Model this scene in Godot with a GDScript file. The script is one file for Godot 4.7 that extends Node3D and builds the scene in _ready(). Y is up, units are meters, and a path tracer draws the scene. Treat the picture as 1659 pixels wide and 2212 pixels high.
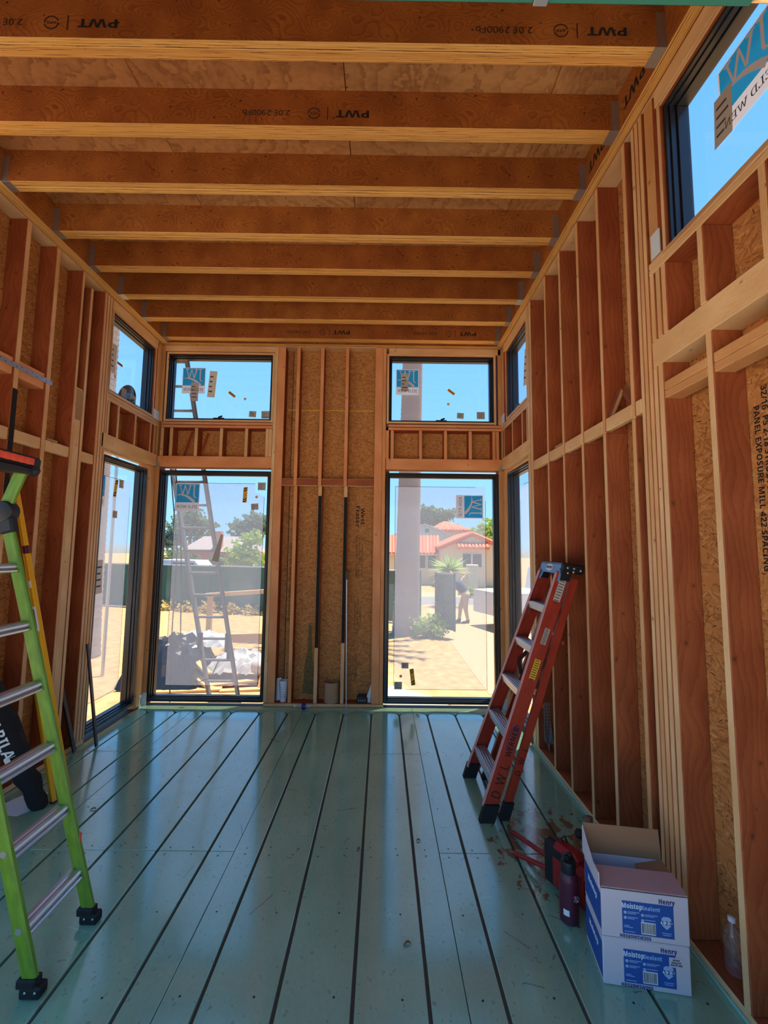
extends Node3D

# ---------------------------------------------------------------- units: feet in the calls, metres in the scene; z is depth in front of the camera
const FT := 0.3048
const ZB := 16.36    # inner face of the back wall
const XL := -8.08    # inner face of the left wall
const XR := 5.5      # inner face of the right wall
const WD := 0.458    # stud depth
const YC := 14.0     # underside of the joists
const YS := 14.77    # underside of the roof sheathing
const GY := -2.0     # level of the ground outside
var rng := RandomNumberGenerator.new()
var mats := {}
var names := {}
var wall := {}

func P(x: float, y: float, z: float) -> Vector3:
	return Vector3(x, y, -z) * FT

# ---------------------------------------------------------------- mesh collecting
class M:
	var v := PackedVector3Array()
	var n := PackedVector3Array()
	var t := PackedVector2Array()
	var c := PackedColorArray()
	var i := PackedInt32Array()
	var cols := false
	func poly(pts: Array, outward: Vector3, uvs: Array = []) -> void:
		var nn := Vector3.ZERO
		var k := pts.size()
		for a in k:
			var p: Vector3 = pts[a]
			var q: Vector3 = pts[(a + 1) % k]
			nn += p.cross(q)
		if nn.length() < 1e-12:
			return
		nn = nn.normalized()
		var flip := nn.dot(outward) < 0.0
		if flip:
			nn = -nn
		var s := v.size()
		for a in k:
			v.append(pts[a])
			n.append(nn)
			t.append(uvs[a] if uvs.size() else Vector2.ZERO)
		for a in range(1, k - 1):
			if flip:
				i.append_array([s, s + a, s + a + 1])
			else:
				i.append_array([s, s + a + 1, s + a])
	func commit() -> ArrayMesh:
		var arr := []
		arr.resize(Mesh.ARRAY_MAX)
		arr[Mesh.ARRAY_VERTEX] = v
		arr[Mesh.ARRAY_NORMAL] = n
		arr[Mesh.ARRAY_TEX_UV] = t
		if cols:
			arr[Mesh.ARRAY_COLOR] = c
		arr[Mesh.ARRAY_INDEX] = i
		var am := ArrayMesh.new()
		am.add_surface_from_arrays(Mesh.PRIMITIVE_TRIANGLES, arr)
		return am

# A box with eased edges. c: centre, h: half sizes (metres), g: axis of the grain, b: turn.
# Texture: u runs along the grain (8 ft wide), v across; the upper half of the picture is the wide face of a board, the lower half its edge.
func bx(m: M, c: Vector3, h: Vector3, bev := 0.003, g := 1, b := Basis.IDENTITY, pale := false) -> void:
	var e := minf(bev, minf(h.x, minf(h.y, h.z)) * 0.6)
	var uo := rng.randf()
	var vo := rng.randf() * 0.2
	var o1 := (g + 1) % 3
	var o2 := (g + 2) % 3
	var broad := o1 if h[o1] >= h[o2] else o2
	var square: bool = absf(h[o1] - h[o2]) < 0.004
	var L := 8.0 * FT
	var uvf := func(p: Vector3, f: int) -> Vector2:
		if f == g:
			return Vector2(p[o1] / L * 3.0 + uo, 0.55 + vo + fposmod(p[o2] / (1.0 * FT) * 0.5 + 0.2, 0.2))
		var o := o1 if f == o2 else o2
		var wide: bool = (o == broad) and not square and not pale
		var vv: float = (p[o] + h[o]) / FT * 0.5
		var lim: float = maxf(1.0, h[o] * 2.0 / (0.56 * FT))
		return Vector2(p[g] / L + uo + (0.37 if f == o1 else 0.0), (0.02 + vo + vv / lim) if wide else (0.52 + vo + vv / lim))
	var put := func(ps: Array, nrm: Vector3, f: int) -> void:
		var w := []
		var q := []
		for p in ps:
			w.append(c + b * p)
			q.append(uvf.call(p, f))
		m.poly(w, b * nrm, q)
	var cor := func(s: Vector3, ax: int) -> Vector3:
		var p := Vector3(s.x * (h.x - e), s.y * (h.y - e), s.z * (h.z - e))
		p[ax] = s[ax] * h[ax]
		return p
	for ax in 3:
		var a1 := (ax + 1) % 3
		var a2 := (ax + 2) % 3
		for sg in [-1.0, 1.0]:
			var ps := []
			for k in [[-1, -1], [1, -1], [1, 1], [-1, 1]]:
				var s := Vector3.ZERO
				s[ax] = sg
				s[a1] = k[0]
				s[a2] = k[1]
				ps.append(cor.call(s, ax))
			var nn := Vector3.ZERO
			nn[ax] = sg
			put.call(ps, nn, ax)
		if e <= 0.0:
			continue
		for s1 in [-1.0, 1.0]:
			for s2 in [-1.0, 1.0]:
				var sa := Vector3.ZERO
				sa[a1] = s1
				sa[a2] = s2
				var lo := sa
				var hi := sa
				lo[ax] = -1.0
				hi[ax] = 1.0
				put.call([cor.call(lo, a1), cor.call(hi, a1), cor.call(hi, a2), cor.call(lo, a2)], sa, a1 if a1 != g else a2)
	if e > 0.0:
		for sx in [-1.0, 1.0]:
			for sy in [-1.0, 1.0]:
				for sz in [-1.0, 1.0]:
					var s := Vector3(sx, sy, sz)
					put.call([cor.call(s, 0), cor.call(s, 1), cor.call(s, 2)], s, g)

# box between two corners given in feet
func fb(m: M, x0: float, x1: float, y0: float, y1: float, z0: float, z1: float, bev := 0.003, g := 1) -> void:
	var a := P(x0, y0, z0)
	var b := P(x1, y1, z1)
	bx(m, (a + b) / 2, ((b - a) / 2).abs(), bev, g)

# bar of rectangular section from a to b (metres); side: rough direction of the section's first side w
func bar(m: M, a: Vector3, b: Vector3, w: float, d: float, side := Vector3.RIGHT, bev := 0.002) -> void:
	var y := (b - a).normalized()
	var z := side.cross(y).normalized()
	var x := y.cross(z).normalized()
	bx(m, (a + b) / 2, Vector3(w / 2, a.distance_to(b) / 2, d / 2), bev, 1, Basis(x, y, z))

# point on a wall: a along it (x on the back wall, depth on the side walls), y up, d outwards from its inner face
func W(w: String, a: float, y: float, d: float) -> Vector3:
	match w:
		"back":
			return P(a, y, ZB + d)
		"left":
			return P(XL - d, y, a)
		"right":
			return P(XR + d, y, a)
	return P(a, y, 2.45 - d)

func wb(m: M, w: String, a0: float, a1: float, y0: float, y1: float, d0: float, d1: float, g := "y", bev := 0.003, pale := false) -> void:
	var p := W(w, a0, y0, d0)
	var q := W(w, a1, y1, d1)
	var along := 0 if (w == "back" or w == "front") else 2
	bx(m, (p + q) / 2, ((q - p) / 2).abs(), bev, 1 if g == "y" else along, Basis.IDENTITY, pale)

# the wall's own axes as seen from inside the room: right, up, towards the room
func axes(w: String) -> Basis:
	match w:
		"back":
			return Basis(Vector3.RIGHT, Vector3.UP, Vector3.BACK)
		"left":
			return Basis(Vector3.FORWARD, Vector3.UP, Vector3.RIGHT)
		"right":
			return Basis(Vector3.BACK, Vector3.UP, Vector3.LEFT)
	return Basis(Vector3.LEFT, Vector3.UP, Vector3.FORWARD)

func ring_pts(c: Vector3, x: Vector3, y: Vector3, r: float, k: int) -> Array:
	var o := []
	for a in k:
		o.append(c + (x * cos(TAU * a / k) + y * sin(TAU * a / k)) * r)
	return o

# round tube through points (metres); r: one radius or a list
func tube(m: M, pts: Array, r, k := 8, caps := true) -> void:
	var s := m.v.size()
	var num := pts.size()
	var x := Vector3.ZERO
	for a in num:
		var d: Vector3 = (pts[mini(a + 1, num - 1)] - pts[maxi(a - 1, 0)]).normalized()
		if a == 0:
			x = d.cross(Vector3(0.31, 0.2, 0.93)).normalized()
			if x.length() < 0.5:
				x = d.cross(Vector3.RIGHT).normalized()
		x = (x - d * x.dot(d)).normalized()
		var y := d.cross(x)
		var rr: float = r[a] if r is Array else r
		for q in k:
			var dir := x * cos(TAU * q / k) + y * sin(TAU * q / k)
			m.v.append(pts[a] + dir * rr)
			m.n.append(dir)
			m.t.append(Vector2(float(a) / num, float(q) / k))
	for a in num - 1:
		for q in k:
			var p0 := s + a * k + q
			var p1 := s + a * k + (q + 1) % k
			m.i.append_array([p0, p0 + k, p1, p1, p0 + k, p1 + k])
	if caps:
		for e in [0, num - 1]:
			var cap := []
			for q in k:
				cap.append(m.v[s + e * k + q])
			var d: Vector3 = pts[0] - pts[1] if e == 0 else pts[num - 1] - pts[num - 2]
			m.poly(cap, d)

# turned body: profile of Vector2(radius, height), about the axis y of basis b at o (metres)
func lathe(m: M, o: Vector3, prof: Array, k := 16, b := Basis.IDENTITY) -> void:
	var s := m.v.size()
	var num := prof.size()
	for a in num:
		var p: Vector2 = prof[a]
		var q: Vector2 = prof[mini(a + 1, num - 1)] - prof[maxi(a - 1, 0)]
		var nn := Vector2(q.y, -q.x).normalized()
		for j in k:
			var w := TAU * j / k
			m.v.append(o + b * Vector3(cos(w) * p.x, p.y, sin(w) * p.x))
			m.n.append(b * Vector3(cos(w) * nn.x, nn.y, sin(w) * nn.x))
			m.t.append(Vector2(float(j) / k, float(a) / num))
	for a in num - 1:
		for j in k:
			var p0 := s + a * k + j
			var p1 := s + a * k + (j + 1) % k
			m.i.append_array([p0, p1, p0 + k, p1, p1 + k, p0 + k])

# flat shape pushed along b.z: outline in b.x / b.y (metres) at o
func prism(m: M, o: Vector3, b: Basis, out: PackedVector2Array, depth: float, uvs := 0.0) -> void:
	var tri := Geometry2D.triangulate_polygon(out)
	for f in 2:
		var off := b.z * (depth * f)
		for k in range(0, tri.size(), 3):
			var ps := []
			var q := []
			for j in 3:
				var p := out[tri[k + j]]
				ps.append(o + b.x * p.x + b.y * p.y + off)
				q.append(p * uvs)
			m.poly(ps, b.z if f == 1 else -b.z, q)
	var cw := Geometry2D.is_polygon_clockwise(out)
	for k in out.size():
		var p := out[k]
		var q := out[(k + 1) % out.size()]
		var e := q - p
		var nn := Vector2(e.y, -e.x)
		if cw:
			nn = -nn
		var a := o + b.x * p.x + b.y * p.y
		var c := o + b.x * q.x + b.y * q.y
		m.poly([a, c, c + b.z * depth, a + b.z * depth], b.x * nn.x + b.y * nn.y, [p * uvs, q * uvs, q * uvs, p * uvs])

# ---------------------------------------------------------------- nodes
func numbered(called: String) -> String:
	names[called] = names.get(called, -1) + 1
	return called if names[called] == 0 else "%s_%03d" % [called, names[called]]

func thing(called: String, base: Vector3, label: String, category: String, group := "") -> Node3D:
	var o := Node3D.new()
	o.name = numbered(called)
	add_child(o)
	o.position = base
	o.set_meta("label", label)
	o.set_meta("category", category)
	if group:
		o.set_meta("group", group)
	return o

func structure(called: String, label := "") -> Node3D:
	var o := Node3D.new()
	o.name = numbered(called)
	add_child(o)
	o.set_meta("kind", "structure")
	if label:
		o.set_meta("label", label)
	return o

func part(parent: Node3D, called: String, m, mat: Material, label := "", stuff := false) -> MeshInstance3D:
	var o := MeshInstance3D.new()
	o.name = called
	o.mesh = m.commit() if m is M else m
	o.material_override = mat
	parent.add_child(o, true)
	if parent.get_parent() == self:
		o.position = -parent.position
	if label:
		o.set_meta("label", label)
	if stuff:
		o.set_meta("kind", "stuff")
	return o

# one board as a part
func board(parent: Node3D, called: String, w: String, a0: float, a1: float, y0: float, y1: float, d0 := 0.0, d1 := WD, g := "y", mat: Material = null, bev := 0.004) -> MeshInstance3D:
	var m := M.new()
	# boards whose flat side faces the room take the lighter half, without painted shade
	var flat_on := w != "back" and (called in ["blocking", "header", "post", "opening_header", "plywood_scab"])
	wb(m, w, a0, a1, y0, y1, d0, d1, g, bev, flat_on)
	return part(parent, called, m, mat if mat else fir())

func fir() -> Material:
	return mats["fir%d" % rng.randi_range(0, 3)]

# flat lettering: at (metres), x and y axes, height of a line
func text(parent: Node3D, s: String, at: Vector3, x: Vector3, y: Vector3, tall: float, mat: Material, font := "Droid Sans", wide := 1.0, called := "lettering", bold := false) -> MeshInstance3D:
	var tm := TextMesh.new()
	var f := SystemFont.new()
	f.font_names = PackedStringArray([font])
	if bold:
		f.font_weight = 700
	tm.font = f
	tm.text = s
	tm.font_size = 48
	tm.pixel_size = tall / 48.0 * 1.35
	tm.depth = 0.0008
	tm.curve_step = 2.0
	var o := MeshInstance3D.new()
	o.name = called
	o.mesh = tm
	o.material_override = mat
	parent.add_child(o, true)
	var z := x.cross(y).normalized()
	o.transform = Transform3D(Basis(x.normalized() * wide, y.normalized(), z), at)
	var root := parent
	while root.get_parent() != self:
		root = root.get_parent()
	if parent == root:
		o.position -= root.position
	return o

# ---------------------------------------------------------------- materials
func mk(called: String, col: Color, rough := 0.7, metal := 0.0, tex: Texture2D = null) -> StandardMaterial3D:
	var s := StandardMaterial3D.new()
	s.resource_name = called
	s.albedo_color = col
	s.roughness = rough
	s.metallic = metal
	if tex:
		s.albedo_texture = tex
	mats[called] = s
	return s

func rgb(r: float, g: float, b: float) -> Color:
	return Color(r / 255.0, g / 255.0, b / 255.0)

func noise(sd: int, freq: float, oct := 3) -> FastNoiseLite:
	var f := FastNoiseLite.new()
	f.seed = sd
	f.frequency = freq
	f.fractal_octaves = oct
	f.noise_type = FastNoiseLite.TYPE_SIMPLEX_SMOOTH
	return f

func tex_of(data: PackedByteArray, w: int, h: int) -> ImageTexture:
	return ImageTexture.create_from_image(Image.create_from_data(w, h, false, Image.FORMAT_RGB8, data))

# sawn fir: upper half the flat face of a board, darkened with painted-in shade, lower half its edge; 8 ft long, repeats along u
func fir_texture() -> ImageTexture:
	var w := 1024
	var h := 512
	var d := PackedByteArray()
	d.resize(w * h * 3)
	var n1 := noise(3, 1.0, 2)
	var n2 := noise(8, 1.0, 3)
	var n3 := noise(21, 1.0, 1)
	var knots := []
	for k in 17:
		knots.append([rng.randf() * 8.0, rng.randf() * 0.5 + (0.0 if k < 9 else 0.5), rng.randf_range(0.012, 0.035)])
	var wl := Vector3(0.665, 0.370, 0.200)
	var wdk := Vector3(0.540, 0.262, 0.120)
	var el := Vector3(0.920, 0.790, 0.600)
	var edk := Vector3(0.820, 0.650, 0.445)
	for y in h:
		var wide := y < 256
		var fy := float(y % 256) / 256.0
		for x in w:
			var an := TAU * x / w
			var cx := cos(an) * 1.27
			var cy := sin(an) * 1.27
			var s: float
			if wide:
				s = fy * 5.0 + 1.5 * n1.get_noise_3d(cx * 0.5, cy * 0.5, fy * 1.1) + 0.10 * n2.get_noise_3d(cx * 5.0, cy * 5.0, fy * 30.0)
			else:
				s = fy * 26.0 + 1.2 * n1.get_noise_3d(cx * 0.7, cy * 0.7, fy * 1.5 + 9.0) + 0.2 * n2.get_noise_3d(cx * 4.0, cy * 4.0, fy * 30.0)
			var r := s * 1.6 - floorf(s * 1.6)
			r = r * r
			var fine := n2.get_noise_3d(cx * 5.0, cy * 5.0, fy * 75.0)
			var t := clampf(r * (0.55 if wide else 0.6) + fine * 0.35 + 0.4 * n3.get_noise_3d(cx * 0.9, cy * 0.9, fy * 2.0) + 0.2, 0.0, 1.0)
			var c := wl.lerp(wdk, t) if wide else el.lerp(edk, t)
			var fx := 8.0 * x / w
			var v01 := fy * 0.5 + (0.0 if wide else 0.5)
			for k in knots:
				var dx: float = absf(fx - k[0])
				if dx < 0.12:
					var dy: float = (v01 - k[1]) * 2.0
					var q: float = sqrt(dx * dx * 0.6 + dy * dy) / k[2]
					if q < 2.2:
						var kk := clampf(1.25 - q, 0.0, 1.0) * 0.62 + (0.16 if q > 1.0 and sin(q * 14.0) > 0.2 else 0.0)
						c = c.lerp(Vector3(0.26, 0.12, 0.06), kk)
			var at := (y * w + x) * 3
			d[at] = int(c.x * 255)
			d[at + 1] = int(c.y * 255)
			d[at + 2] = int(c.z * 255)
	return tex_of(d, w, h)

# laminated veneer: upper half the veneer face, lower half the ply edges
func lvl_texture(fl: Vector3, fd: Vector3, straight: bool) -> ImageTexture:
	var w := 1024
	var h := 512
	var d := PackedByteArray()
	d.resize(w * h * 3)
	var n1 := noise(31, 1.0, 2)
	var n2 := noise(38, 1.0, 3)
	var n4 := noise(46, 1.0, 2)
	var specks := []
	for k in 26:
		specks.append([rng.randf() * 8.0, rng.randf(), rng.randf_range(0.006, 0.022), rng.randf_range(1.0, 3.0)])
	var el := Vector3(0.930, 0.745, 0.430)
	var ed := Vector3(0.790, 0.550, 0.260)
	for y in h:
		var wide := y < 256
		var fy := float(y % 256) / 256.0
		for x in w:
			var an := TAU * x / w
			var cx := cos(an) * 1.27
			var cy := sin(an) * 1.27
			var c: Vector3
			if wide:
				var s := (2.2 * n1.get_noise_3d(cx * 0.35, cy * 0.35, fy * 2.2) + fy * 5.0 + 0.35 * n2.get_noise_3d(cx * 3.0, cy * 3.0, fy * 30.0)) if straight else 7.0 * n1.get_noise_3d(cx * 0.75, cy * 0.75, fy * 1.6) + fy * 1.2 + 0.25 * n2.get_noise_3d(cx * 4.0, cy * 4.0, fy * 6.0)
				var r := s * 1.5 - floorf(s * 1.5)
				r = pow(r, 3.0)
				var t := clampf(r * 0.65 + 0.45 * n4.get_noise_3d(cx * 1.2, cy * 1.2, fy * 1.3 + 4.0) + 0.22 + 0.25 * n2.get_noise_3d(cx * 9.0, cy * 9.0, fy * 40.0), 0.0, 1.0)
				c = fl.lerp(fd, t)
				var fx := 8.0 * x / w
				for k in specks:
					var dx: float = absf(fx - k[0])
					if dx < 0.1:
						var dy: float = fy - k[1]
						var q: float = sqrt(dx * dx / k[3] + dy * dy * k[3]) / k[2]
						if q < 1.0:
							c = c.lerp(Vector3(0.12, 0.05, 0.03), 1.0 - q * q)
			else:
				var row := n4.get_noise_2d(fy * 42.0, 7.0)
				var line := n2.get_noise_3d(cx * 1.2, cy * 1.2, fy * 60.0)
				var t := clampf(0.4 + row * 0.9 + line * 0.7, 0.0, 1.0)
				c = el.lerp(ed, t)
				if line + row > 0.72:
					c = c.lerp(Vector3(0.28, 0.14, 0.05), 0.7)
			var at := (y * w + x) * 3
			d[at] = int(clampf(c.x, 0, 1) * 255)
			d[at + 1] = int(clampf(c.y, 0, 1) * 255)
			d[at + 2] = int(clampf(c.z, 0, 1) * 255)
	return tex_of(d, w, h)

# strand board: 4 ft square
func osb_texture() -> ImageTexture:
	var w := 768
	var d := PackedByteArray()
	d.resize(w * w * 3)
	for k in w * w:
		d[k * 3] = 196
		d[k * 3 + 1] = 140
		d[k * 3 + 2] = 82
	for k in 4200:
		var ln := rng.randf_range(10.0, 44.0)
		var wd := rng.randf_range(2.0, 6.5)
		var an := rng.randfn(PI / 2, 0.75)
		var ca := cos(an)
		var sa := sin(an)
		var ox := rng.randf() * w
		var oy := rng.randf() * w
		var b := rng.randf()
		var c := Vector3(166, 110, 58).lerp(Vector3(232, 184, 120), b)
		if rng.randf() < 0.09:
			c = Vector3(92, 52, 26)
			ln *= 0.5
			wd *= 0.45
		for a in int(ln):
			for e in int(wd) + 1:
				var px := posmod(int(ox + a * ca - e * sa), w)
				var py := posmod(int(oy + a * sa + e * ca), w)
				var f := 0.84 if e == 0 else 1.0 - 0.06 * ((a * 7 + k) % 3)
				var at := (py * w + px) * 3
				d[at] = int(c.x * f)
				d[at + 1] = int(c.y * f)
				d[at + 2] = int(c.z * f)
	return tex_of(d, w, w)

# painted floor panels, the whole floor at once: x from -8.6 to 6.0, depth from 0 to 17 ft
func floor_texture() -> ImageTexture:
	var w := 1024
	var h := 1192
	var d := PackedByteArray()
	d.resize(w * h * 3)
	var n1 := noise(61, 1.0, 3)
	var n2 := noise(62, 1.0, 3)
	var base := Vector3(0.480, 0.640, 0.515)
	var pale := Vector3(0.545, 0.715, 0.585)
	var dirt := Vector3(0.430, 0.270, 0.170)
	for y in h:
		var fz := 17.0 * y / h
		for x in w:
			var fx := -8.6 + 14.6 * x / w
			var a := n1.get_noise_2d(fx * 0.6, fz * 0.4)
			var b := n2.get_noise_2d(fx * 9.0, fz * 6.0)
			var c := base.lerp(pale, clampf(0.5 + a * 0.7 + b * 0.25, 0.0, 1.0))
			var q := Vector2((fx - 4.35) / 1.0, (fz - 9.0) / 1.25).length()
			if q < 1.6:
				var s := n2.get_noise_2d(fx * 3.2 + 40.0, fz * 2.4) + 0.25 * n2.get_noise_2d(fx * 14.0, fz * 14.0) + 0.45 - q * 0.62
				if s > 0.0:
					c = c.lerp(dirt, clampf(s * 5.0, 0.0, 0.8))
			if b > 0.52:
				c = c.lerp(Vector3(0.36, 0.45, 0.40), 0.45)
			var at := (y * w + x) * 3
			d[at] = int(c.x * 255)
			d[at + 1] = int(c.y * 255)
			d[at + 2] = int(c.z * 255)
	for k in 520:      # scuffs, chips and specks of dirt
		var ox := rng.randf() * w
		var oy := rng.randf() * h
		var an := rng.randf() * TAU
		var ln := rng.randi_range(1, 9) if k % 7 else rng.randi_range(14, 46)
		var pal: bool = rng.randf() < 0.35
		var cc := Vector3(170, 205, 190) if pal else Vector3(62, 58, 48)
		if k % 13 == 0:
			cc = Vector3(96, 58, 40)
		for a in ln:
			var px := posmod(int(ox + cos(an) * a), w)
			var py := posmod(int(oy + sin(an) * a * 0.7), h)
			var at := (py * w + px) * 3
			for j in 3:
				d[at + j] = int(lerpf(d[at + j], cc[j], 0.55))
	return tex_of(d, w, h)

func grain_texture(sd: int, dark: Color, light: Color, w := 512, freq := 0.02, oct := 4) -> NoiseTexture2D:
	var t := NoiseTexture2D.new()
	t.width = w
	t.height = w
	t.seamless = true
	t.noise = noise(sd, freq, oct)
	var g := Gradient.new()
	g.set_color(0, dark)
	g.set_color(1, light)
	t.color_ramp = g
	return t

func flat_texture(c: Color) -> ImageTexture:
	var im := Image.create_empty(4, 4, false, Image.FORMAT_RGB8)
	im.fill(c)
	return ImageTexture.create_from_image(im)

func make_materials() -> void:
	var ft := fir_texture()
	mk("fir0", rgb(255, 250, 244), 0.72, 0, ft)
	mk("fir1", rgb(255, 238, 226), 0.72, 0, ft)
	mk("fir2", rgb(246, 232, 214), 0.72, 0, ft)
	mk("fir3", rgb(255, 244, 228), 0.72, 0, ft)
	mk("fir_shaded", rgb(255, 206, 180), 0.72, 0, ft)  # reddened copy of fir, shade of camera-facing framing put into the tint
	mk("post", rgb(236, 206, 176), 0.7, 0, ft)
	mk("weathered", rgb(196, 180, 170), 0.8, 0, ft)
	var lt := lvl_texture(Vector3(0.710, 0.430, 0.175), Vector3(0.510, 0.260, 0.080), false)
	var pt := lvl_texture(Vector3(0.760, 0.560, 0.350), Vector3(0.560, 0.370, 0.200), true)
	mk("lvl0", rgb(255, 252, 246), 0.6, 0, lt)
	mk("lvl1", rgb(246, 232, 216), 0.6, 0, lt)
	mk("lvl2", rgb(238, 226, 208), 0.6, 0, lt)
	mk("ply0", rgb(255, 250, 240), 0.75, 0, pt)
	mk("ply1", rgb(250, 232, 214), 0.75, 0, pt)
	mk("ply2", rgb(255, 242, 222), 0.75, 0, pt)
	var ot := osb_texture()
	mk("osb0", rgb(255, 234, 208), 0.8, 0, ot)
	mk("osb1", rgb(240, 214, 196), 0.8, 0, ot)
	var fl := mk("floor_paint", Color.WHITE, 0.17, 0, floor_texture())
	fl.heightmap_enabled = true
	var hn := NoiseTexture2D.new()
	hn.width = 512
	hn.height = 512
	hn.seamless = true
	hn.noise = noise(71, 0.012, 3)
	fl.heightmap_texture = hn
	fl.heightmap_scale = 0.07
	fl.metallic_specular = 0.71
	fl.clearcoat_enabled = true
	fl.clearcoat = 1.0
	fl.clearcoat_roughness = 0.1
	mk("groove", rgb(96, 78, 62), 0.7)
	mk("groove_edge", rgb(150, 190, 172), 0.5)
	mk("screw", rgb(34, 26, 22), 0.6)
	mk("black_frame", rgb(26, 27, 32), 0.32)
	mk("black_rubber", rgb(18, 18, 19), 0.7)
	mk("black_plastic", rgb(22, 23, 26), 0.45)
	mk("foam", rgb(24, 24, 26), 0.9)
	mk("galvanized", rgb(186, 190, 192), 0.38, 0.85)
	mk("aluminium", rgb(205, 208, 212), 0.3, 0.9)
	mk("ink", rgb(40, 26, 18), 0.8)
	mk("ink_dark", rgb(22, 18, 16), 0.8)
	mk("ink_pale", rgb(96, 62, 40), 0.8)
	mk("white", rgb(232, 232, 230), 0.6)
	mk("paper", rgb(226, 214, 198), 0.8)
	mk("paper_grey", rgb(186, 176, 164), 0.8)
	mk("label_blue", rgb(30, 160, 214), 0.5)
	mk("label_white", rgb(214, 208, 212), 0.6)
	mk("label_sheet", rgb(214, 208, 212), 0.6)
	mk("label_ink", rgb(66, 66, 74), 0.7)
	mk("label_orange", rgb(240, 150, 30), 0.6)
	mk("label_yellow", rgb(226, 178, 40), 0.6)
	mk("green_wrap", rgb(26, 88, 72), 0.75)
	mk("wrap_white", rgb(214, 224, 228), 0.6)
	mk("dark_bag", rgb(22, 22, 24), 0.85)
	var glass := mk("glass", Color(0.93, 0.97, 1.0, 0.04), 0.0)
	glass.transparency = BaseMaterial3D.TRANSPARENCY_ALPHA
	var film := mk("film", Color(0.86, 0.93, 0.96, 0.24), 0.6)
	film.transparency = BaseMaterial3D.TRANSPARENCY_ALPHA
	film.backlight_enabled = true
	film.backlight = Color(1, 1, 1)
	var clear := mk("clear_plastic", Color(0.9, 0.93, 0.95, 0.06), 0.05)
	clear.transparency = BaseMaterial3D.TRANSPARENCY_ALPHA
	var grime := mk("film_grime", Color(0.2, 0.19, 0.19, 0.55), 0.8)
	grime.transparency = BaseMaterial3D.TRANSPARENCY_ALPHA
	for q in ["label_blue", "label_sheet"]:
		mats[q].backlight_enabled = true
		mats[q].backlight = Color(0.75, 0.75, 0.75)
	mats.label_blue.albedo_texture = flat_texture(rgb(30, 160, 214))
	mats.label_blue.albedo_color = Color.WHITE
	mk("light_block_sheet", rgb(30, 30, 32), 0.9)

# ---------------------------------------------------------------- the scene
func _ready() -> void:
	rng.seed = 4711
	# camera
	var cam := Camera3D.new()
	cam.name = "camera"
	add_child(cam)
	cam.fov = 100.99
	cam.near = 0.05
	cam.far = 2000.0
	var pt := 0.0880424
	var yw := 0.0035493
	var rl := 0.0116177
	var cx := Vector3(cos(yw), 0, -sin(yw))
	var cy := Vector3(-sin(pt) * sin(yw), cos(pt), -sin(pt) * cos(yw))
	var cz := Vector3(cos(pt) * sin(yw), sin(pt), cos(pt) * cos(yw))
	var rx := cx * cos(rl) + cy * sin(rl)
	var ry := cy * cos(rl) - cx * sin(rl)
	var fz := func(q: Vector3) -> Vector3: return Vector3(q.x, q.y, -q.z)
	cam.transform = Transform3D(Basis(fz.call(rx), fz.call(ry), -fz.call(cz)), P(0.81377, 5.9038, 0.0))
	cam.current = true
	# sky, exposure
	var env := Environment.new()
	env.background_mode = Environment.BG_SKY
	var sky := Sky.new()
	var sm := ProceduralSkyMaterial.new()
	sm.sky_top_color = Color(0.300, 0.520, 0.760)
	sm.sky_horizon_color = Color(0.470, 0.640, 0.750)
	sm.sky_curve = 0.22
	sm.ground_bottom_color = Color(0.66, 0.56, 0.42)
	sm.ground_horizon_color = Color(0.74, 0.78, 0.76)
	sm.sky_energy_multiplier = 1.28
	sm.ground_energy_multiplier = 1.0
	sky.sky_material = sm
	env.sky = sky
	env.tonemap_mode = Environment.TONE_MAPPER_LINEAR
	env.tonemap_exposure = 1.58
	env.sdfgi_enabled = true
	env.ssao_enabled = true
	env.ssil_enabled = true
	var we := WorldEnvironment.new()
	we.name = "world_environment"
	we.environment = env
	add_child(we)
	# the sun: high, beyond the back wall and to the right
	var sun := DirectionalLight3D.new()
	sun.name = "sun"
	add_child(sun)
	var towards_sun := Vector3(0.147, 0.985, -0.092).normalized()
	sun.look_at_from_position(Vector3.ZERO, -towards_sun, Vector3.RIGHT)
	sun.light_color = Color(1.0, 0.955, 0.88)
	sun.light_energy = 2.6
	sun.light_angular_distance = 0.55
	sun.shadow_enabled = true
	sun.sky_mode = DirectionalLight3D.SKY_MODE_LIGHT_ONLY
	make_materials()
	build_floor()
	build_ceiling()
	build_back_wall()
	build_left_wall()
	build_right_wall()
	build_front_wall()
	build_windows()
	build_green_ladder()
	build_red_ladder()
	build_boxes()
	build_small_things()
	build_outside()

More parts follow.
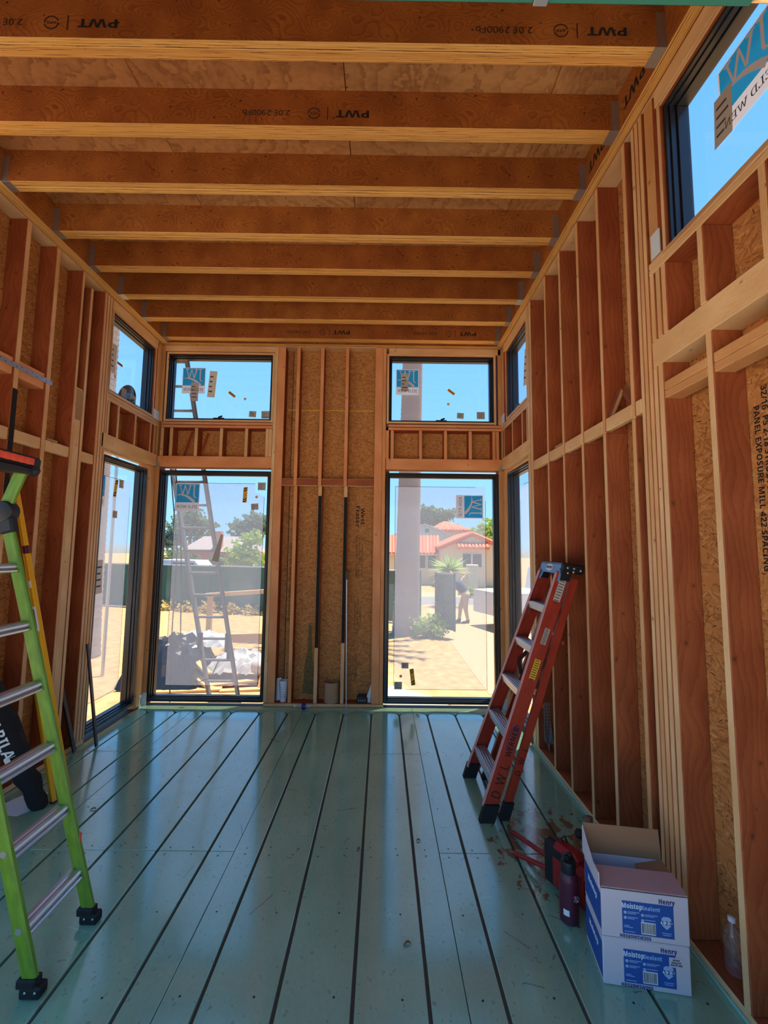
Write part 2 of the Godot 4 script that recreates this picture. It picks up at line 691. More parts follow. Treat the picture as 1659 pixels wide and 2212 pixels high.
# ---------------------------------------------------------------- floor
func build_floor() -> void:
	var f := structure("floor", "teal painted heating floor panels with tubing grooves")
	var m := M.new()
	fb(m, XL - 0.5, XR + 0.5, -0.22, -0.055, 1.9, ZB + 0.5, 0.0)
	part(f, "groove_bed", m, mats.groove)
	# boards between the grooves: x edges at every half foot, panel joints at x = -6, -2, 2; cross joints staggered
	var gw := 0.026
	var jw := 0.005
	var zend := 15.99
	var edges := [XL + 0.0]
	var kind := [1]
	var x := -7.5
	while x < XR:
		edges.append(x)
		kind.append(0)
		for j in [-6.0, -2.0, 2.0]:
			if j > x and j < x + 1.0:
				edges.append(j)
				kind.append(1)
		x += 1.0
	edges.append(XR)
	kind.append(1)
	for e in edges.size() - 1:
		var w0: float = gw if kind[e] == 0 else jw
		var w1: float = gw if kind[e + 1] == 0 else jw
		var x0: float = edges[e] + w0
		var x1: float = edges[e + 1] - w1
		var column := floori((x0 + 10.0) / 4.0)
		var cuts := [1.95]
		for q in ([4.8, 12.8] if column % 2 == 0 else [8.8]):
			cuts.append(q)
		cuts.append(zend)
		for s in cuts.size() - 1:
			var z0: float = cuts[s] + jw
			var z1: float = cuts[s + 1] - jw
			var out := PackedVector2Array()
			out.append(Vector2(x0, z0))
			out.append(Vector2(x1, z0))
			if s == cuts.size() - 2:
				var r := minf(0.43, (x1 - x0) * 0.9)
				if kind[e + 1] == 0:
					for a in 7:
						out.append(Vector2(x1 - r + r * cos(a * PI / 12), z1 - r + r * sin(a * PI / 12)))
				else:
					out.append(Vector2(x1, z1))
				if kind[e] == 0:
					for a in 7:
						out.append(Vector2(x0 + r - r * sin(a * PI / 12), z1 - r + r * cos(a * PI / 12)))
				else:
					out.append(Vector2(x0, z1))
			else:
				out.append(Vector2(x1, z1))
				out.append(Vector2(x0, z1))
			part(f, "floor_board", plate_top(out, 0.0, 0.055), mats.floor_paint)
	# cusps between the rounded ends, and the band along the back wall
	x = -7.5
	while x < XR - 0.5:
		var out := PackedVector2Array()
		var r := 0.43 - 2.0 * gw + 0.03
		var zt := zend - 0.012
		for a in 6:
			out.append(Vector2(x - r + r * cos(PI / 2 - a * PI / 14), zt - r - 0.05 + r * sin(PI / 2 - a * PI / 14) + 0.05))
		for a in range(5, -1, -1):
			out.append(Vector2(x + r - r * cos(PI / 2 - a * PI / 14), zt - r + r * sin(PI / 2 - a * PI / 14)))
		var shape := PackedVector2Array()
		for q in out:
			shape.append(Vector2(q.x, minf(q.y + 0.035, zend + 0.03)))
		part(f, "floor_cusp", plate_top(shape, 0.0, 0.05), mats.floor_paint)
		x += 1.0
	var k := 0
	for q in [[XL, -6.0], [-6.0, -2.0], [-2.0, 2.0], [2.0, XR]]:
		var o2 := PackedVector2Array([Vector2(q[0] + jw, zend + 0.035), Vector2(q[1] - jw, zend + 0.035), Vector2(q[1] - jw, ZB + 0.02), Vector2(q[0] + jw, ZB + 0.02)])
		part(f, "floor_board", plate_top(o2, 0.0, 0.055), mats.floor_paint)
		k += 1
	# screw heads in rows
	m = M.new()
	for row in [3.0, 4.72, 4.88, 6.1, 7.4, 8.7, 8.9, 10.2, 11.5, 12.72, 12.88, 14.2, 15.5]:
		var sx := -7.8
		while sx < 5.3:
			var c := P(sx + rng.randf_range(-0.05, 0.05), 0.0, row + rng.randf_range(-0.03, 0.03))
			if absf(sx - roundf(sx - 0.5) - 0.5) > 0.08:
				m.poly(ring_pts(c + Vector3(0, 0.0006, 0), Vector3.RIGHT, Vector3.FORWARD, 0.0052, 7), Vector3.UP)
			sx += 0.5 if fmod(row, 1.0) > 0.6 else 1.0
	part(f, "screw", m, mats.screw, "", true)

# a floor piece: outline in feet (x, depth), chamfered upper edge, texture laid over the whole floor
func plate_top(out: PackedVector2Array, top: float, thick: float) -> M:
	var m := M.new()
	var inner := Geometry2D.offset_polygon(out, -0.006)
	var big := out
	if inner.is_empty():
		inner = [out]
	var up: PackedVector2Array = inner[0]
	var uv := func(p: Vector2) -> Vector2: return Vector2((p.x + 8.6) / 14.6, p.y / 17.0)
	var tri := Geometry2D.triangulate_polygon(up)
	for k in range(0, tri.size(), 3):
		var ps := []
		var q := []
		for j in 3:
			var p := up[tri[k + j]]
			ps.append(P(p.x, top, p.y))
			q.append(uv.call(p))
		m.poly(ps, Vector3.UP, q)
	for k in up.size():
		var a := up[k]
		var b := up[(k + 1) % up.size()]
		var e := (b - a).orthogonal().normalized() * 0.006
		var mid := (a + b) / 2
		if Geometry2D.is_point_in_polygon(mid + e * 0.2, up):
			e = -e
		var wn := Vector3(e.x, 0, -e.y).normalized()
		m.poly([P(a.x, top, a.y), P(b.x, top, b.y), P(b.x + e.x, top - 0.006, b.y + e.y), P(a.x + e.x, top - 0.006, a.y + e.y)], wn + Vector3.UP, [uv.call(a), uv.call(b), uv.call(b), uv.call(a)])
		m.poly([P(a.x + e.x, top - 0.006, a.y + e.y), P(b.x + e.x, top - 0.006, b.y + e.y), P(b.x + e.x, top - thick, b.y + e.y), P(a.x + e.x, top - thick, a.y + e.y)], wn, [uv.call(a), uv.call(b), uv.call(b), uv.call(a)])
	return m

# ---------------------------------------------------------------- ceiling
func build_ceiling() -> void:
	var c := structure("ceiling", "exposed laminated joists under plywood roof sheathing")
	var xi0 := -7.80
	var xi1 := 5.30
	# sheathing panels, 4 ft wide along x, 8 ft along the joists' run
	var px := -12.0
	var k := 0
	while px < 5.9:
		var pz := 1.9 - (4.0 if k % 2 else 0.0)
		while pz < 16.9:
			var m := M.new()
			fb(m, maxf(px, XL - 0.5) + 0.01, minf(px + 4.0, XR + 0.5) - 0.01, YS, YS + 0.06, maxf(pz, 1.9) + 0.01, minf(pz + 8.0, 16.9) - 0.01, 0.0, 2)
			part(c, "sheathing_panel", m, mats["ply%d" % ((k + int(pz + 40.0)) % 3)])
			pz += 8.0
		px += 4.0
		k += 1
	var m2 := M.new()
	fb(m2, XL - 0.55, XR + 0.55, YS + 0.062, YS + 0.3, 1.85, 16.95, 0.01, 0)
	part(c, "roof_deck", m2, mats.weathered)
	# joists: two plies side by side
	var zs := [2.1, 3.38, 4.72, 6.09, 7.448, 8.785, 10.262, 11.612, 12.985, 14.335, 15.72]
	for j in zs.size():
		var z: float = zs[j]
		for q in 2:
			var m := M.new()
			fb(m, xi0, xi1, YC, YS, z + 0.1435 * q, z + 0.1435 * q + 0.140, 0.0025, 0)
			var o := part(c, "joist_ply", m, mats["lvl%d" % ((j + q) % 3)])
			if q == 0:
				var pr := {3: [[-4.9, 1.0], [3.3, 0.45]], 4: [[-0.9, 1.0]], 10: [[-1.9, 1.0], [3.0, 1.0]]}
				for t in pr.get(j, []):
					stamp(o, t[0], z - 0.004, j)
		# hangers
		for sd in [-1.0, 1.0]:
			var h := M.new()
			var xa: float = xi1 if sd > 0 else xi0
			var xb: float = xa - 0.19 * sd
			fb(h, xa, xb, YC - 0.008, YC - 0.001, z - 0.004, z + 0.29, 0.0)
			for zz in [z - 0.008, z + 0.284]:
				fb(h, xa, xb + 0.04 * sd, YC - 0.006, YC + 0.62, zz, zz + 0.006, 0.0)
			part(c, "joist_hanger", h, mats.galvanized)
	# rim beams along the walls and their plates
	for w in [["right", xi1, XR], ["left", xi0, XL]]:
		var m := M.new()
		fb(m, w[1], w[2], YC, YS, 1.95, ZB - 0.1, 0.003, 2)
		part(c, "rim_beam", m, mats.lvl0)
		m = M.new()
		fb(m, w[2], w[2] + (WD if w[0] == "right" else -WD), YC - 0.002, YS, 1.95, ZB + WD, 0.003, 2)
		part(c, "top_plate", m, mats.fir0)
	var m3 := M.new()
	fb(m3, XL, XR, YC + 0.002, YS, 16.2, ZB, 0.003, 0)
	var rb := part(c, "rim_beam", m3, mats.lvl1)
	stamp(rb, 0.35, 16.196, 20)
	m3 = M.new()
	fb(m3, XL, XR, YC - 0.002, YS, ZB, ZB + WD, 0.003, 0)
	part(c, "top_plate", m3, mats.fir1)
	# grade stamps run up the right rim beam
	for zz in [6.95, 8.3]:
		text(rb, "PWT", P(xi1 - 0.004, 14.35, zz), Vector3.FORWARD, Vector3.DOWN, 0.22 * FT, mats.ink_dark, "Droid Sans", 1.1, "lettering", true)

# mill stamp on the near face of a joist, printed upside down
func stamp(o: Node3D, x: float, z: float, k: int) -> void:
	var y := 14.27
	var d := Vector3.LEFT
	var u := Vector3.DOWN
	text(o, "PWT", P(x + 1.05, y, z), d, u, 0.155 * FT, mats.ink_dark, "Droid Sans", 1.55, "lettering", true)
	text(o, "|", P(x + 0.56, y - 0.02, z), d, u, 0.2 * FT, mats.ink)
	text(o, "2.0E 2900Fb", P(x - 0.62, y, z), d, u, 0.115 * FT, mats.ink, "Droid Sans", 1.1)
	var m := M.new()
	var c := P(x + 0.3, y, z)
	var n := 20
	for a in n:
		if a % 10 == 0:
			continue
		var p := c + (Vector3.RIGHT * cos(TAU * a / n) + Vector3.UP * sin(TAU * a / n)) * 0.034
		var q := c + (Vector3.RIGHT * cos(TAU * (a + 1) / n) + Vector3.UP * sin(TAU * (a + 1) / n)) * 0.034
		bar(m, p, q, 0.005, 0.001, Vector3.BACK.cross(q - p), 0.0)
	part(o, "stamp_ring", m, mats.ink)
	text(o, "APA", c, d, u, 0.05 * FT, mats.ink, "Droid Sans", 1.3)

# ---------------------------------------------------------------- walls
func panel(o: Node3D, w: String, a0: float, a1: float, y0: float, y1: float, mat: Material, turn := false, called := "sheathing_panel") -> MeshInstance3D:
	var m := M.new()
	var b := axes(w)
	for d in [WD + 0.002, WD + 0.05]:
		var pts := [W(w, a0, y0, d), W(w, a1, y0, d), W(w, a1, y1, d), W(w, a0, y1, d)]
		var u := [Vector2(a0, y0) / 4.0, Vector2(a1, y0) / 4.0, Vector2(a1, y1) / 4.0, Vector2(a0, y1) / 4.0]
		if turn:
			u = [Vector2(y0, a0) / 4.0, Vector2(y0, a1) / 4.0, Vector2(y1, a1) / 4.0, Vector2(y1, a0) / 4.0]
		m.poly(pts, b.z if d < WD + 0.01 else -b.z, u)
	for e in [[a0, y0, a1, y0], [a1, y0, a1, y1], [a1, y1, a0, y1], [a0, y1, a0, y0]]:
		var p0 := W(w, e[0], e[1], WD + 0.002)
		var p1 := W(w, e[2], e[3], WD + 0.002)
		var p2 := W(w, e[2], e[3], WD + 0.05)
		var p3 := W(w, e[0], e[1], WD + 0.05)
		m.poly([p0, p1, p2, p3], (p0 + p1) / 2 - W(w, (a0 + a1) / 2, (y0 + y1) / 2, WD))
	return part(o, called, m, mat)

# columns of print on the sheathing, read from above to below or below to above
func print_column(o: Node3D, w: String, lines: Array, a: float, y: float, step: float, tall: float, up: bool, mat: Material) -> void:
	var b := axes(w)
	var x := Vector3.UP if up else Vector3.DOWN
	var yv := b.x * (-1.0 if up else 1.0)
	for k in lines.size():
		text(o, lines[k], W(w, a + step * k, y, WD - 0.001), x, yv, tall, mat)

func build_back_wall() -> void:
	var o := structure("wall_back", "framed back wall with strand board behind the studs")
	wall.back = o
	# middle bay
	board(o, "bottom_plate", "back", -3.57, 0.93, 0.0, 0.13, 0.0, WD, "a", mats.fir1)
	board(o, "jack_stud", "back", -3.575, -3.445, 0.13, 13.98, 0, WD, "y", mats.fir0)
	board(o, "corner_post", "back", -3.44, -3.145, 0.13, 13.98, 0, WD, "y", mats.fir_shaded)
	for x in [-2.66, -1.70, -0.70]:
		board(o, "stud", "back", x, x + 0.135, 0.13, 8.34, 0, WD, "y", mats.fir_shaded if x < -2.0 else mats.fir1)
		board(o, "stud", "back", x - 0.03, x + 0.105, 8.34, 13.98, 0, WD, "y", mats.fir_shaded)
	board(o, "corner_post", "back", 0.465, 0.765, 0.13, 13.98, 0, WD, "y", mats.fir_shaded)
	board(o, "jack_stud", "back", 0.77, 0.905, 0.13, 13.98, 0, WD, "y", mats.fir_shaded)
	for q in [[-3.14, -2.67], [-2.55, -1.71], [-1.58, -0.71], [-0.58, 0.46]]:
		board(o, "blocking", "back", q[0], q[1], 8.345, 8.635, 0.0, 0.125, "a", mats.fir0)
	for s in [[-1.69, 2.16, 7.95], [-0.69, 2.35, 7.91]]:
		board(o, "foam_strip", "back", s[0], s[0] + 0.125, s[1], s[2], -0.012, -0.001, "y", mats.foam, 0.001)
	# sheathing in panels, joint at eye level of the upper windows
	for q in [[-3.6, -2.93, 0.0, 11.5], [-2.9, 1.05, 0.0, 8.5], [-2.9, 1.05, 8.5, 11.5], [-3.6, -2.93, 11.53, 14.0], [-2.9, 1.05, 11.53, 14.0]]:
		panel(o, "back", q[0], q[1], q[2], q[3], mats.osb0 if q[0] > -3 else mats.osb1, true)
	var hw := M.new()
	wb(hw, "back", -3.62, 1.07, 0.0, 14.7, WD + 0.055, WD + 0.075, "y", 0.0)
	part(o, "light_block_sheet", hw, mats.light_block_sheet)  # added black sheet, keeps daylight from leaking through the panel seams
	board(o, "joint_light", "back", -3.1, 0.42, 11.50, 11.535, WD - 0.004, WD + 0.001, "a", mats.label_yellow, 0.0)  # yellow strip painted in for daylight leaking through the panel joint
	var pr: Node3D = panel(o, "back", -0.5, 0.4, 0.14, 8.0, mats.osb0, true, "printed_panel")
	pr.position = Vector3(0, 0, 0.003)
	text(pr, "West", W("back", 0.03, 7.2, WD), Vector3.DOWN, Vector3.RIGHT, 0.16 * FT, mats.ink_dark, "Droid Sans", 1.3, "lettering", true)
	text(pr, "Fraser", W("back", -0.17, 7.2, WD), Vector3.DOWN, Vector3.RIGHT, 0.16 * FT, mats.ink_dark, "Droid Sans", 1.3, "lettering", true)
	print_column(pr, "back", ["RATED SHEATHING 32/16 EXPOSURE 1", "THIS SIDE DOWN 0.451 IN CATEGORY", "PS 2-18 STRUCTURAL 1 SHEATHING"], -0.19, 5.6, 0.105, 0.072 * FT, false, mats.ink)
	print_column(pr, "back", ["EXPOSURE TYPE ADHESIVE", "STRENGTH AXIS THIS DIRECTION", "2F032/2FM16/W24"], -0.21, 3.3, 0.1, 0.068 * FT, false, mats.ink)
	print_column(pr, "back", ["09/12/25  15:47", "USE SPACER JOINTS"], -0.25, 1.4, 0.1, 0.075 * FT, false, mats.ink)
	text(pr, "CONSTRUCTION  SHEATHING  NORBORD  09/12/25  11:47", W("back", -2.80, 4.6, WD - 0.012), Vector3.DOWN, Vector3.RIGHT, 0.075 * FT, mats.ink, "Droid Sans", 1.15)
	# green overspray on the second bay
	var gm := M.new()
	var out := PackedVector2Array([Vector2(-2.18, 0.35), Vector2(-1.78, 0.3), Vector2(-1.76, 1.2), Vector2(-1.86, 2.0), Vector2(-1.9, 2.9), Vector2(-2.02, 3.0), Vector2(-2.02, 2.1), Vector2(-2.14, 1.4)])
	for k in out.size():
		out[k] = out[k] * FT
	prism(gm, Vector3(0, 0, -(ZB + WD - 0.002) * FT), Basis.IDENTITY, out, 0.0005)
	var spray := StandardMaterial3D.new()
	spray.albedo_color = Color(0.40, 0.46, 0.30, 0.3)
	spray.roughness = 0.9
	spray.transparency = BaseMaterial3D.TRANSPARENCY_ALPHA
	part(o, "paint_smear", gm, spray)
	# the two window bays
	for s in [[-8.08, -3.575, -1], [0.905, 5.5, 1]]:
		var a0: float = s[0]
		var a1: float = s[1]
		board(o, "header", "back", a0 + 0.02, a1, 9.03, 9.47, 0, WD, "a", mats.fir_shaded)
		board(o, "sill_plate", "back", a0 + 0.1, a1, 10.6, 10.722, 0, WD, "a", mats.fir_shaded)
		board(o, "sill_plate", "back", a0 + 0.1, a1, 10.727, 10.85, 0, WD, "a", mats.fir_shaded)
		var cr := [-7.98, -7.62, -6.64, -5.65, -4.66, -3.84, -3.71] if s[2] < 0 else [0.91, 1.10, 2.22, 3.21, 4.19, 5.13, 5.27]
		for x in cr:
			board(o, "cripple_stud", "back", x, x + 0.125, 9.47, 10.6, 0, WD, "y", mats.fir1 if s[2] < 0 else mats.fir_shaded)
		panel(o, "back", a0, a1, 9.12, 10.84, mats.osb0, true)
		board(o, "head_plate", "back", a0 + 0.1, a1, 13.722, 13.985, 0.0, WD, "a", mats.fir1)
	for q in [[-7.35, -6.7, 9.5, 10.55, 0.3], [-6.4, -5.7, 10.5, 9.5, -0.3]]:      # loose sticks left in the bay under the left window
		var m := M.new()
		bar(m, W("back", q[0] + 0.15, q[2], 0.41), W("back", q[0] + 0.15 + q[4] * 1.0, q[3], 0.41), 0.03, 0.02, Vector3.RIGHT)
		part(o, "loose_stick", m, mats.fir_shaded)
	# corner posts beside the side walls
	for s in [[-8.10, -7.955, "left"], [5.37, 5.52, "right"]]:
		board(o, "corner_post", "back", s[0], s[1], 10.85, 13.98, 0.0, WD, "y", mats.post)
		board(o, "corner_post", "back", s[0] - (0.0 if s[2] == "left" else 0.01), s[1] + 0.01, 0.0, 9.03, 0.0, WD, "y", mats.post)
	# seam brackets where the headers meet in the corner
	for s in [-1, 1]:
		var m := M.new()
		var cx := XL + 0.03 if s < 0 else XR - 0.03
		fb(m, cx - 0.12, cx + 0.12, 9.01, 9.02, ZB - 0.16, ZB - 0.002, 0.0)
		prism(m, P(cx, 9.02, ZB - 0.012), Basis(Vector3.RIGHT, Vector3.UP, Vector3.BACK), PackedVector2Array([Vector2(-0.045, 0), Vector2(0.045, 0), Vector2(0.03, 0.03), Vector2(0.02, 0.07), Vector2(-0.02, 0.07), Vector2(-0.03, 0.03)]), 0.002)
		part(o, "corner_bracket", m, mats.galvanized)
	# flashing wrapped round the feet of the corner posts
	for s in [-1, 1]:
		var cx := XL if s < 0 else XR
		for q in 2:
			var m := M.new()
			if q == 0:
				wb(m, "back", cx - s * 0.0, cx - s * 0.16, 0.0, 0.46, -0.012, -0.004, "y", 0.0)
			else:
				wb(m, "left" if s < 0 else "right", ZB - 0.2, ZB - 0.02, 0.0, 0.4, -0.012, -0.004, "y", 0.0)
			var t := part(o, "flashing_tape", m, mats.wrap_white)
			if q == 1:
				var b := axes("left" if s < 0 else "right")
				text(t, "FORTI", W("left" if s < 0 else "right", ZB - 0.11, 0.2, -0.014), Vector3.UP, -b.x, 0.07 * FT, mats.ink_dark, "Droid Sans", 1.0, "lettering", true)
			var m2 := M.new()
			if q == 0:
				wb(m2, "left" if s < 0 else "right", 15.95, 16.34, 10.86, 11.22, -0.012, -0.004, "y", 0.0)
				part(o, "flashing_tape", m2, mats.wrap_white)

func build_left_wall() -> void:
	var o := structure("wall_left", "framed left wall of fir studs and strand board")
	wall.left = o
	board(o, "bottom_plate", "left", 8.6, 13.27, 0.0, 0.13, 0, WD, "a", mats.fir0)
	for z in [8.82, 9.84, 10.80]:
		board(o, "stud", "left", z, z + 0.15, 0.13, 13.98)
	board(o, "stud", "left", 11.80, 11.905, 0.13, 13.98, 0, WD, "y", mats.fir1)
	board(o, "post", "left", 11.91, 12.165, 0.13, 10.5, 0.01, 0.3, "y", mats.fir0)
	board(o, "plywood_scab", "left", 11.93, 12.17, 9.55, 10.45, -0.006, 0.008, "y", mats.weathered)
	board(o, "stud", "left", 12.17, 12.295, 0.13, 13.7, 0, WD, "y", mats.fir0)
	for z in [12.81, 12.94, 13.07]:
		board(o, "king_stud", "left", z, z + 0.126, 0.13, 13.98)
	board(o, "jack_stud", "left", 13.2, 13.285, 0.13, 9.03)
	board(o, "jack_stud", "left", 13.2, 13.285, 9.47, 13.98)
	for q in [[8.98, 9.835], [10.0, 10.79], [10.96, 11.79], [12.3, 12.8]]:
		board(o, "blocking", "left", q[0], q[1], 8.39, 8.685, 0.0, 0.125, "a", mats.fir0)
	for q in [[8.98, 9.835], [10.0, 10.79]]:
		board(o, "blocking", "left", q[0], q[1], 9.98, 10.40, 0.03, WD, "a", mats.fir_shaded)
	var m := M.new()
	wb(m, "left", 8.9, 11.0, 10.16, 10.285, -0.008, -0.002, "a", 0.0)
	var st := part(o, "steel_strap", m, mats.galvanized)
	m = M.new()
	for k in 14:
		var c := W("left", 9.0 + 0.15 * k, 10.2 + (0.045 if k % 2 else 0.0), -0.009)
		m.poly(ring_pts(c, Vector3.FORWARD, Vector3.UP, 0.0045, 8), Vector3.RIGHT)
	part(st, "nail_hole", m, mats.screw)
	for q in [[8.6, 11.3, 0.0, 14.7], [11.32, 13.3, 0.0, 14.7]]:
		panel(o, "left", q[0], q[1], q[2], q[3], mats.osb0, true)
	var pp: Node3D = panel(o, "left", 10.99, 11.28, 0.2, 13.9, mats.osb0, true, "printed_panel")
	pp.position = Vector3(0.003, 0, 0)
	text(pp, "Fraser", W("left", 11.15, 9.3, WD), Vector3.UP, Vector3.BACK, 0.16 * FT, mats.ink_dark, "Droid Sans", 1.25, "lettering", true)
	print_column(pp, "left", ["RATED SHEATHING 32/16 EXPOSURE 1 PS 2-18", "SIZED FOR SPACING STRUCTURAL CATEGORY"], 11.07, 11.5, 0.09, 0.075 * FT, true, mats.ink)
	text(pp, "CANADA", W("left", 11.16, 13.4, WD), Vector3.UP, Vector3.BACK, 0.1 * FT, mats.ink_dark)
	print_column(pp, "left", ["CONSTRUCTION SHEATHING", "THICKNESS 0.451 IN", "SPAN 32/16 STRUCTURAL"], 10.08, 4.6, 0.1, 0.085 * FT, true, mats.ink)
	# the foam strip on a stud face
	board(o, "foam_strip", "left", 9.85, 9.985, 6.5, 9.66, -0.012, -0.001, "y", mats.foam, 0.001)
	window_bay(o, "left", 13.27, ZB)
	# unseen stretch of the left wall, its openings added to let more daylight in
	for z in [2.2, 8.46]:
		board(o, "king_stud", "left", z, z + 0.13, 0.0, 13.98)
	board(o, "header", "left", 2.33, 8.46, 9.03, 9.5, 0, WD, "a")
	board(o, "sill_plate", "left", 2.33, 8.46, 10.6, 10.85, 0, WD, "a")
	for z in [2.9, 3.9, 4.9, 5.9, 6.9, 7.9]:
		board(o, "cripple_stud", "left", z, z + 0.125, 9.5, 10.6)
	panel(o, "left", 2.2, 8.6, 9.0, 10.7, mats.osb0, true)
	board(o, "corner_post", "left", ZB, ZB + WD, 0.0, 13.98, 0.0, WD, "y", mats.post)

func window_bay(o: Node3D, w: String, a0: float, a1: float) -> void:
	board(o, "header", w, a0 - 0.16, a1, 9.03, 9.5, 0, WD, "a", mats.fir0)
	board(o, "sill_plate", w, a0, a1 - 0.02, 10.6, 10.722, 0, WD, "a", mats.fir1)
	board(o, "sill_plate", w, a0, a1 - 0.02, 10.727, 10.85, 0, WD, "a", mats.fir1)
	for z in ([13.29, 13.80, 14.78, 15.78, 16.05] if w == "left" else [13.42, 13.88, 14.95, 15.98, 16.22]):
		board(o, "cripple_stud", w, z, z + 0.125, 9.5, 10.6)
	panel(o, w, a0, a1, 9.12, 10.84, mats.osb0, true)
	board(o, "head_plate", w, a0, a1 - 0.3, 13.68, 13.985, 0.0, WD, "a", mats.fir0)
	board(o, "corner_post", w, 15.97, ZB - 0.005, 10.85, 13.98, 0.0, WD, "y", mats.post, 0.012)
	board(o, "corner_post", w, 15.9, ZB - 0.005, 0.0, 9.03, 0.0, WD, "y", mats.post, 0.012)

func build_right_wall() -> void:
	var o := structure("wall_right", "framed right wall of fir studs and strand board")
	wall.right = o
	board(o, "bottom_plate", "right", 3.9, 13.42, 0.0, 0.13, 0, WD, "a", mats.fir0)
	board(o, "edge_strip", "right", 5.0, 13.42, 0.0, 0.05, -0.03, -0.002, "a", mats.groove_edge)
	for z in [7.645, 8.69, 9.665, 10.70, 11.715]:
		board(o, "stud", "right", z, z + 0.13, 0.13, 8.40)
		board(o, "stud", "right", z, z + 0.13, 8.405, 13.98)
	board(o, "king_stud", "right", 12.95, 13.165, 0.13, 13.98, 0, WD, "y", mats.fir0)
	board(o, "jack_stud", "right", 13.17, 13.41, 0.13, 9.03, 0, WD, "y", mats.fir0)
	board(o, "jack_stud", "right", 13.17, 13.41, 9.5, 13.98, 0, WD, "y", mats.fir0)
	for q in [[7.11, 7.225], [7.23, 7.345], [7.35, 7.46]]:
		board(o, "king_stud", "right", q[0] - 0.01, q[1] - 0.01, 0.13, 13.98)
	board(o, "jack_stud", "right", 6.975, 7.092, 0.13, 9.1, 0, WD, "y", mats.fir0)
	board(o, "jack_stud", "right", 6.83, 6.965, 0.13, 9.1, 0, WD, "y", mats.fir0)
	board(o, "trimmer_post", "right", 6.76, 7.09, 11.0, 13.98, 0.01, WD, "y", mats.post, 0.015)
	for q in [[7.78, 8.685], [8.825, 9.66], [9.8, 10.695], [10.835, 11.71], [11.85, 12.945], [7.465, 7.64]]:
		board(o, "blocking", "right", q[0], q[1], 8.425, 8.70, 0.0, 0.125, "a", mats.fir0)
	# the bay under the high window
	board(o, "header", "right", 2.4, 7.09, 9.1, 9.56, 0, WD, "a", mats.fir0)
	board(o, "sill_plate", "right", 2.4, 7.09, 10.77, 10.882, 0, WD, "a")
	board(o, "sill_plate", "right", 2.4, 7.09, 10.887, 11.0, 0, WD, "a")
	for z in [6.955, 6.80, 6.66, 5.84, 4.80, 3.75]:
		board(o, "cripple_stud", "right", z, z + (0.13 if z > 6.7 else 0.125), 9.56, 10.77)
	for z in [5.78, 4.75, 3.72]:
		board(o, "stud", "right", z, z + 0.125, 0.13, 9.1)
	for q in [[5.91, 6.825], [4.88, 5.775], [3.85, 4.745]]:
		board(o, "blocking", "right", q[0], q[1], 8.60, 8.75, 0.0, 0.3, "a", mats.post)
		board(o, "blocking", "right", q[0], q[1], 8.46, 8.597, 0.0, 0.3, "a", mats.post)
	board(o, "king_stud", "right", 2.2, 2.4, 0.0, 13.98)
	for q in [[7.3, 10.2, 0.0, 14.7], [10.22, 13.42, 0.0, 14.7], [3.7, 7.29, 0.0, 10.85]]:
		panel(o, "right", q[0], q[1], q[2], q[3], mats.osb0 if q[0] < 7 else mats.osb1, true)
	var pp: Node3D = panel(o, "right", 4.9, 5.77, 0.2, 8.4, mats.osb0, true, "printed_panel")
	pp.position = Vector3(-0.003, 0, 0)
	for q in [[5.52, "32/16  PS 2-18 STRUCTURAL 1 SHEATHING", 6.9], [5.38, "RATED SHEATHING    THICKNESS 0.451 IN", 7.0], [5.65, "PANEL EXPOSURE MILL 422 SPACING", 6.8], [5.25, "2F032/2FM16/W24  NORBORD", 6.0]]:
		text(pp, q[1], W("right", q[0], q[2], WD), Vector3.DOWN, Vector3.BACK, 0.088 * FT, mats.ink_dark, "Droid Sans", 1.1, "lettering", true)
	window_bay(o, "right", 13.42, ZB)
	board(o, "head_plate", "right", 2.4, 6.75, 13.66, 13.985, 0.0, WD, "a", mats.fir0)
	# hold-down bracket in the far bay
	var m := M.new()
	fb(m, XR + 0.16, XR + 0.35, 0.35, 1.43, 12.935, 12.947, 0.001)
	fb(m, XR + 0.17, XR + 0.36, 0.33, 0.355, 12.75, 12.945, 0.001)
	for s in [XR + 0.165, XR + 0.35]:
		prism(m, P(s, 0.35, 12.94), Basis(Vector3.BACK, Vector3.UP, Vector3.RIGHT), PackedVector2Array([Vector2(0, 0), Vector2(0.055, 0), Vector2(0, 0.16)]), 0.002)
	var hd := part(o, "hold_down", m, mats.galvanized)
	m = M.new()
	for k in 18:
		var c := P(XR + 0.2 + 0.1 * (k % 2), 0.55 + 0.095 * (k / 2), 12.934)
		m.poly(ring_pts(c, Vector3.RIGHT, Vector3.UP, 0.005, 8), Vector3.BACK)
	part(hd, "nail_hole", m, mats.screw)
	m = M.new()
	tube(m, [P(XR + 0.26, 0.05, 12.84), P(XR + 0.26, 0.4, 12.84)], 0.008, 8)
	part(hd, "anchor_rod", m, mats.galvanized)
	# flashing on the trimmer post
	m = M.new()
	wb(m, "right", 6.76, 6.98, 11.02, 11.45, -0.012, 0.008, "y", 0.0)
	part(o, "flashing_tape", m, mats.wrap_white)
	board(o, "bottom_plate", "right", 2.0, 3.9, 0.0, 0.13, 0, WD, "a")
	panel(o, "right", 2.0, 3.7, 0.0, 10.85, mats.osb0, true)
	board(o, "corner_post", "right", ZB, ZB + WD, 0.0, 13.98, 0.0, WD, "y", mats.post)

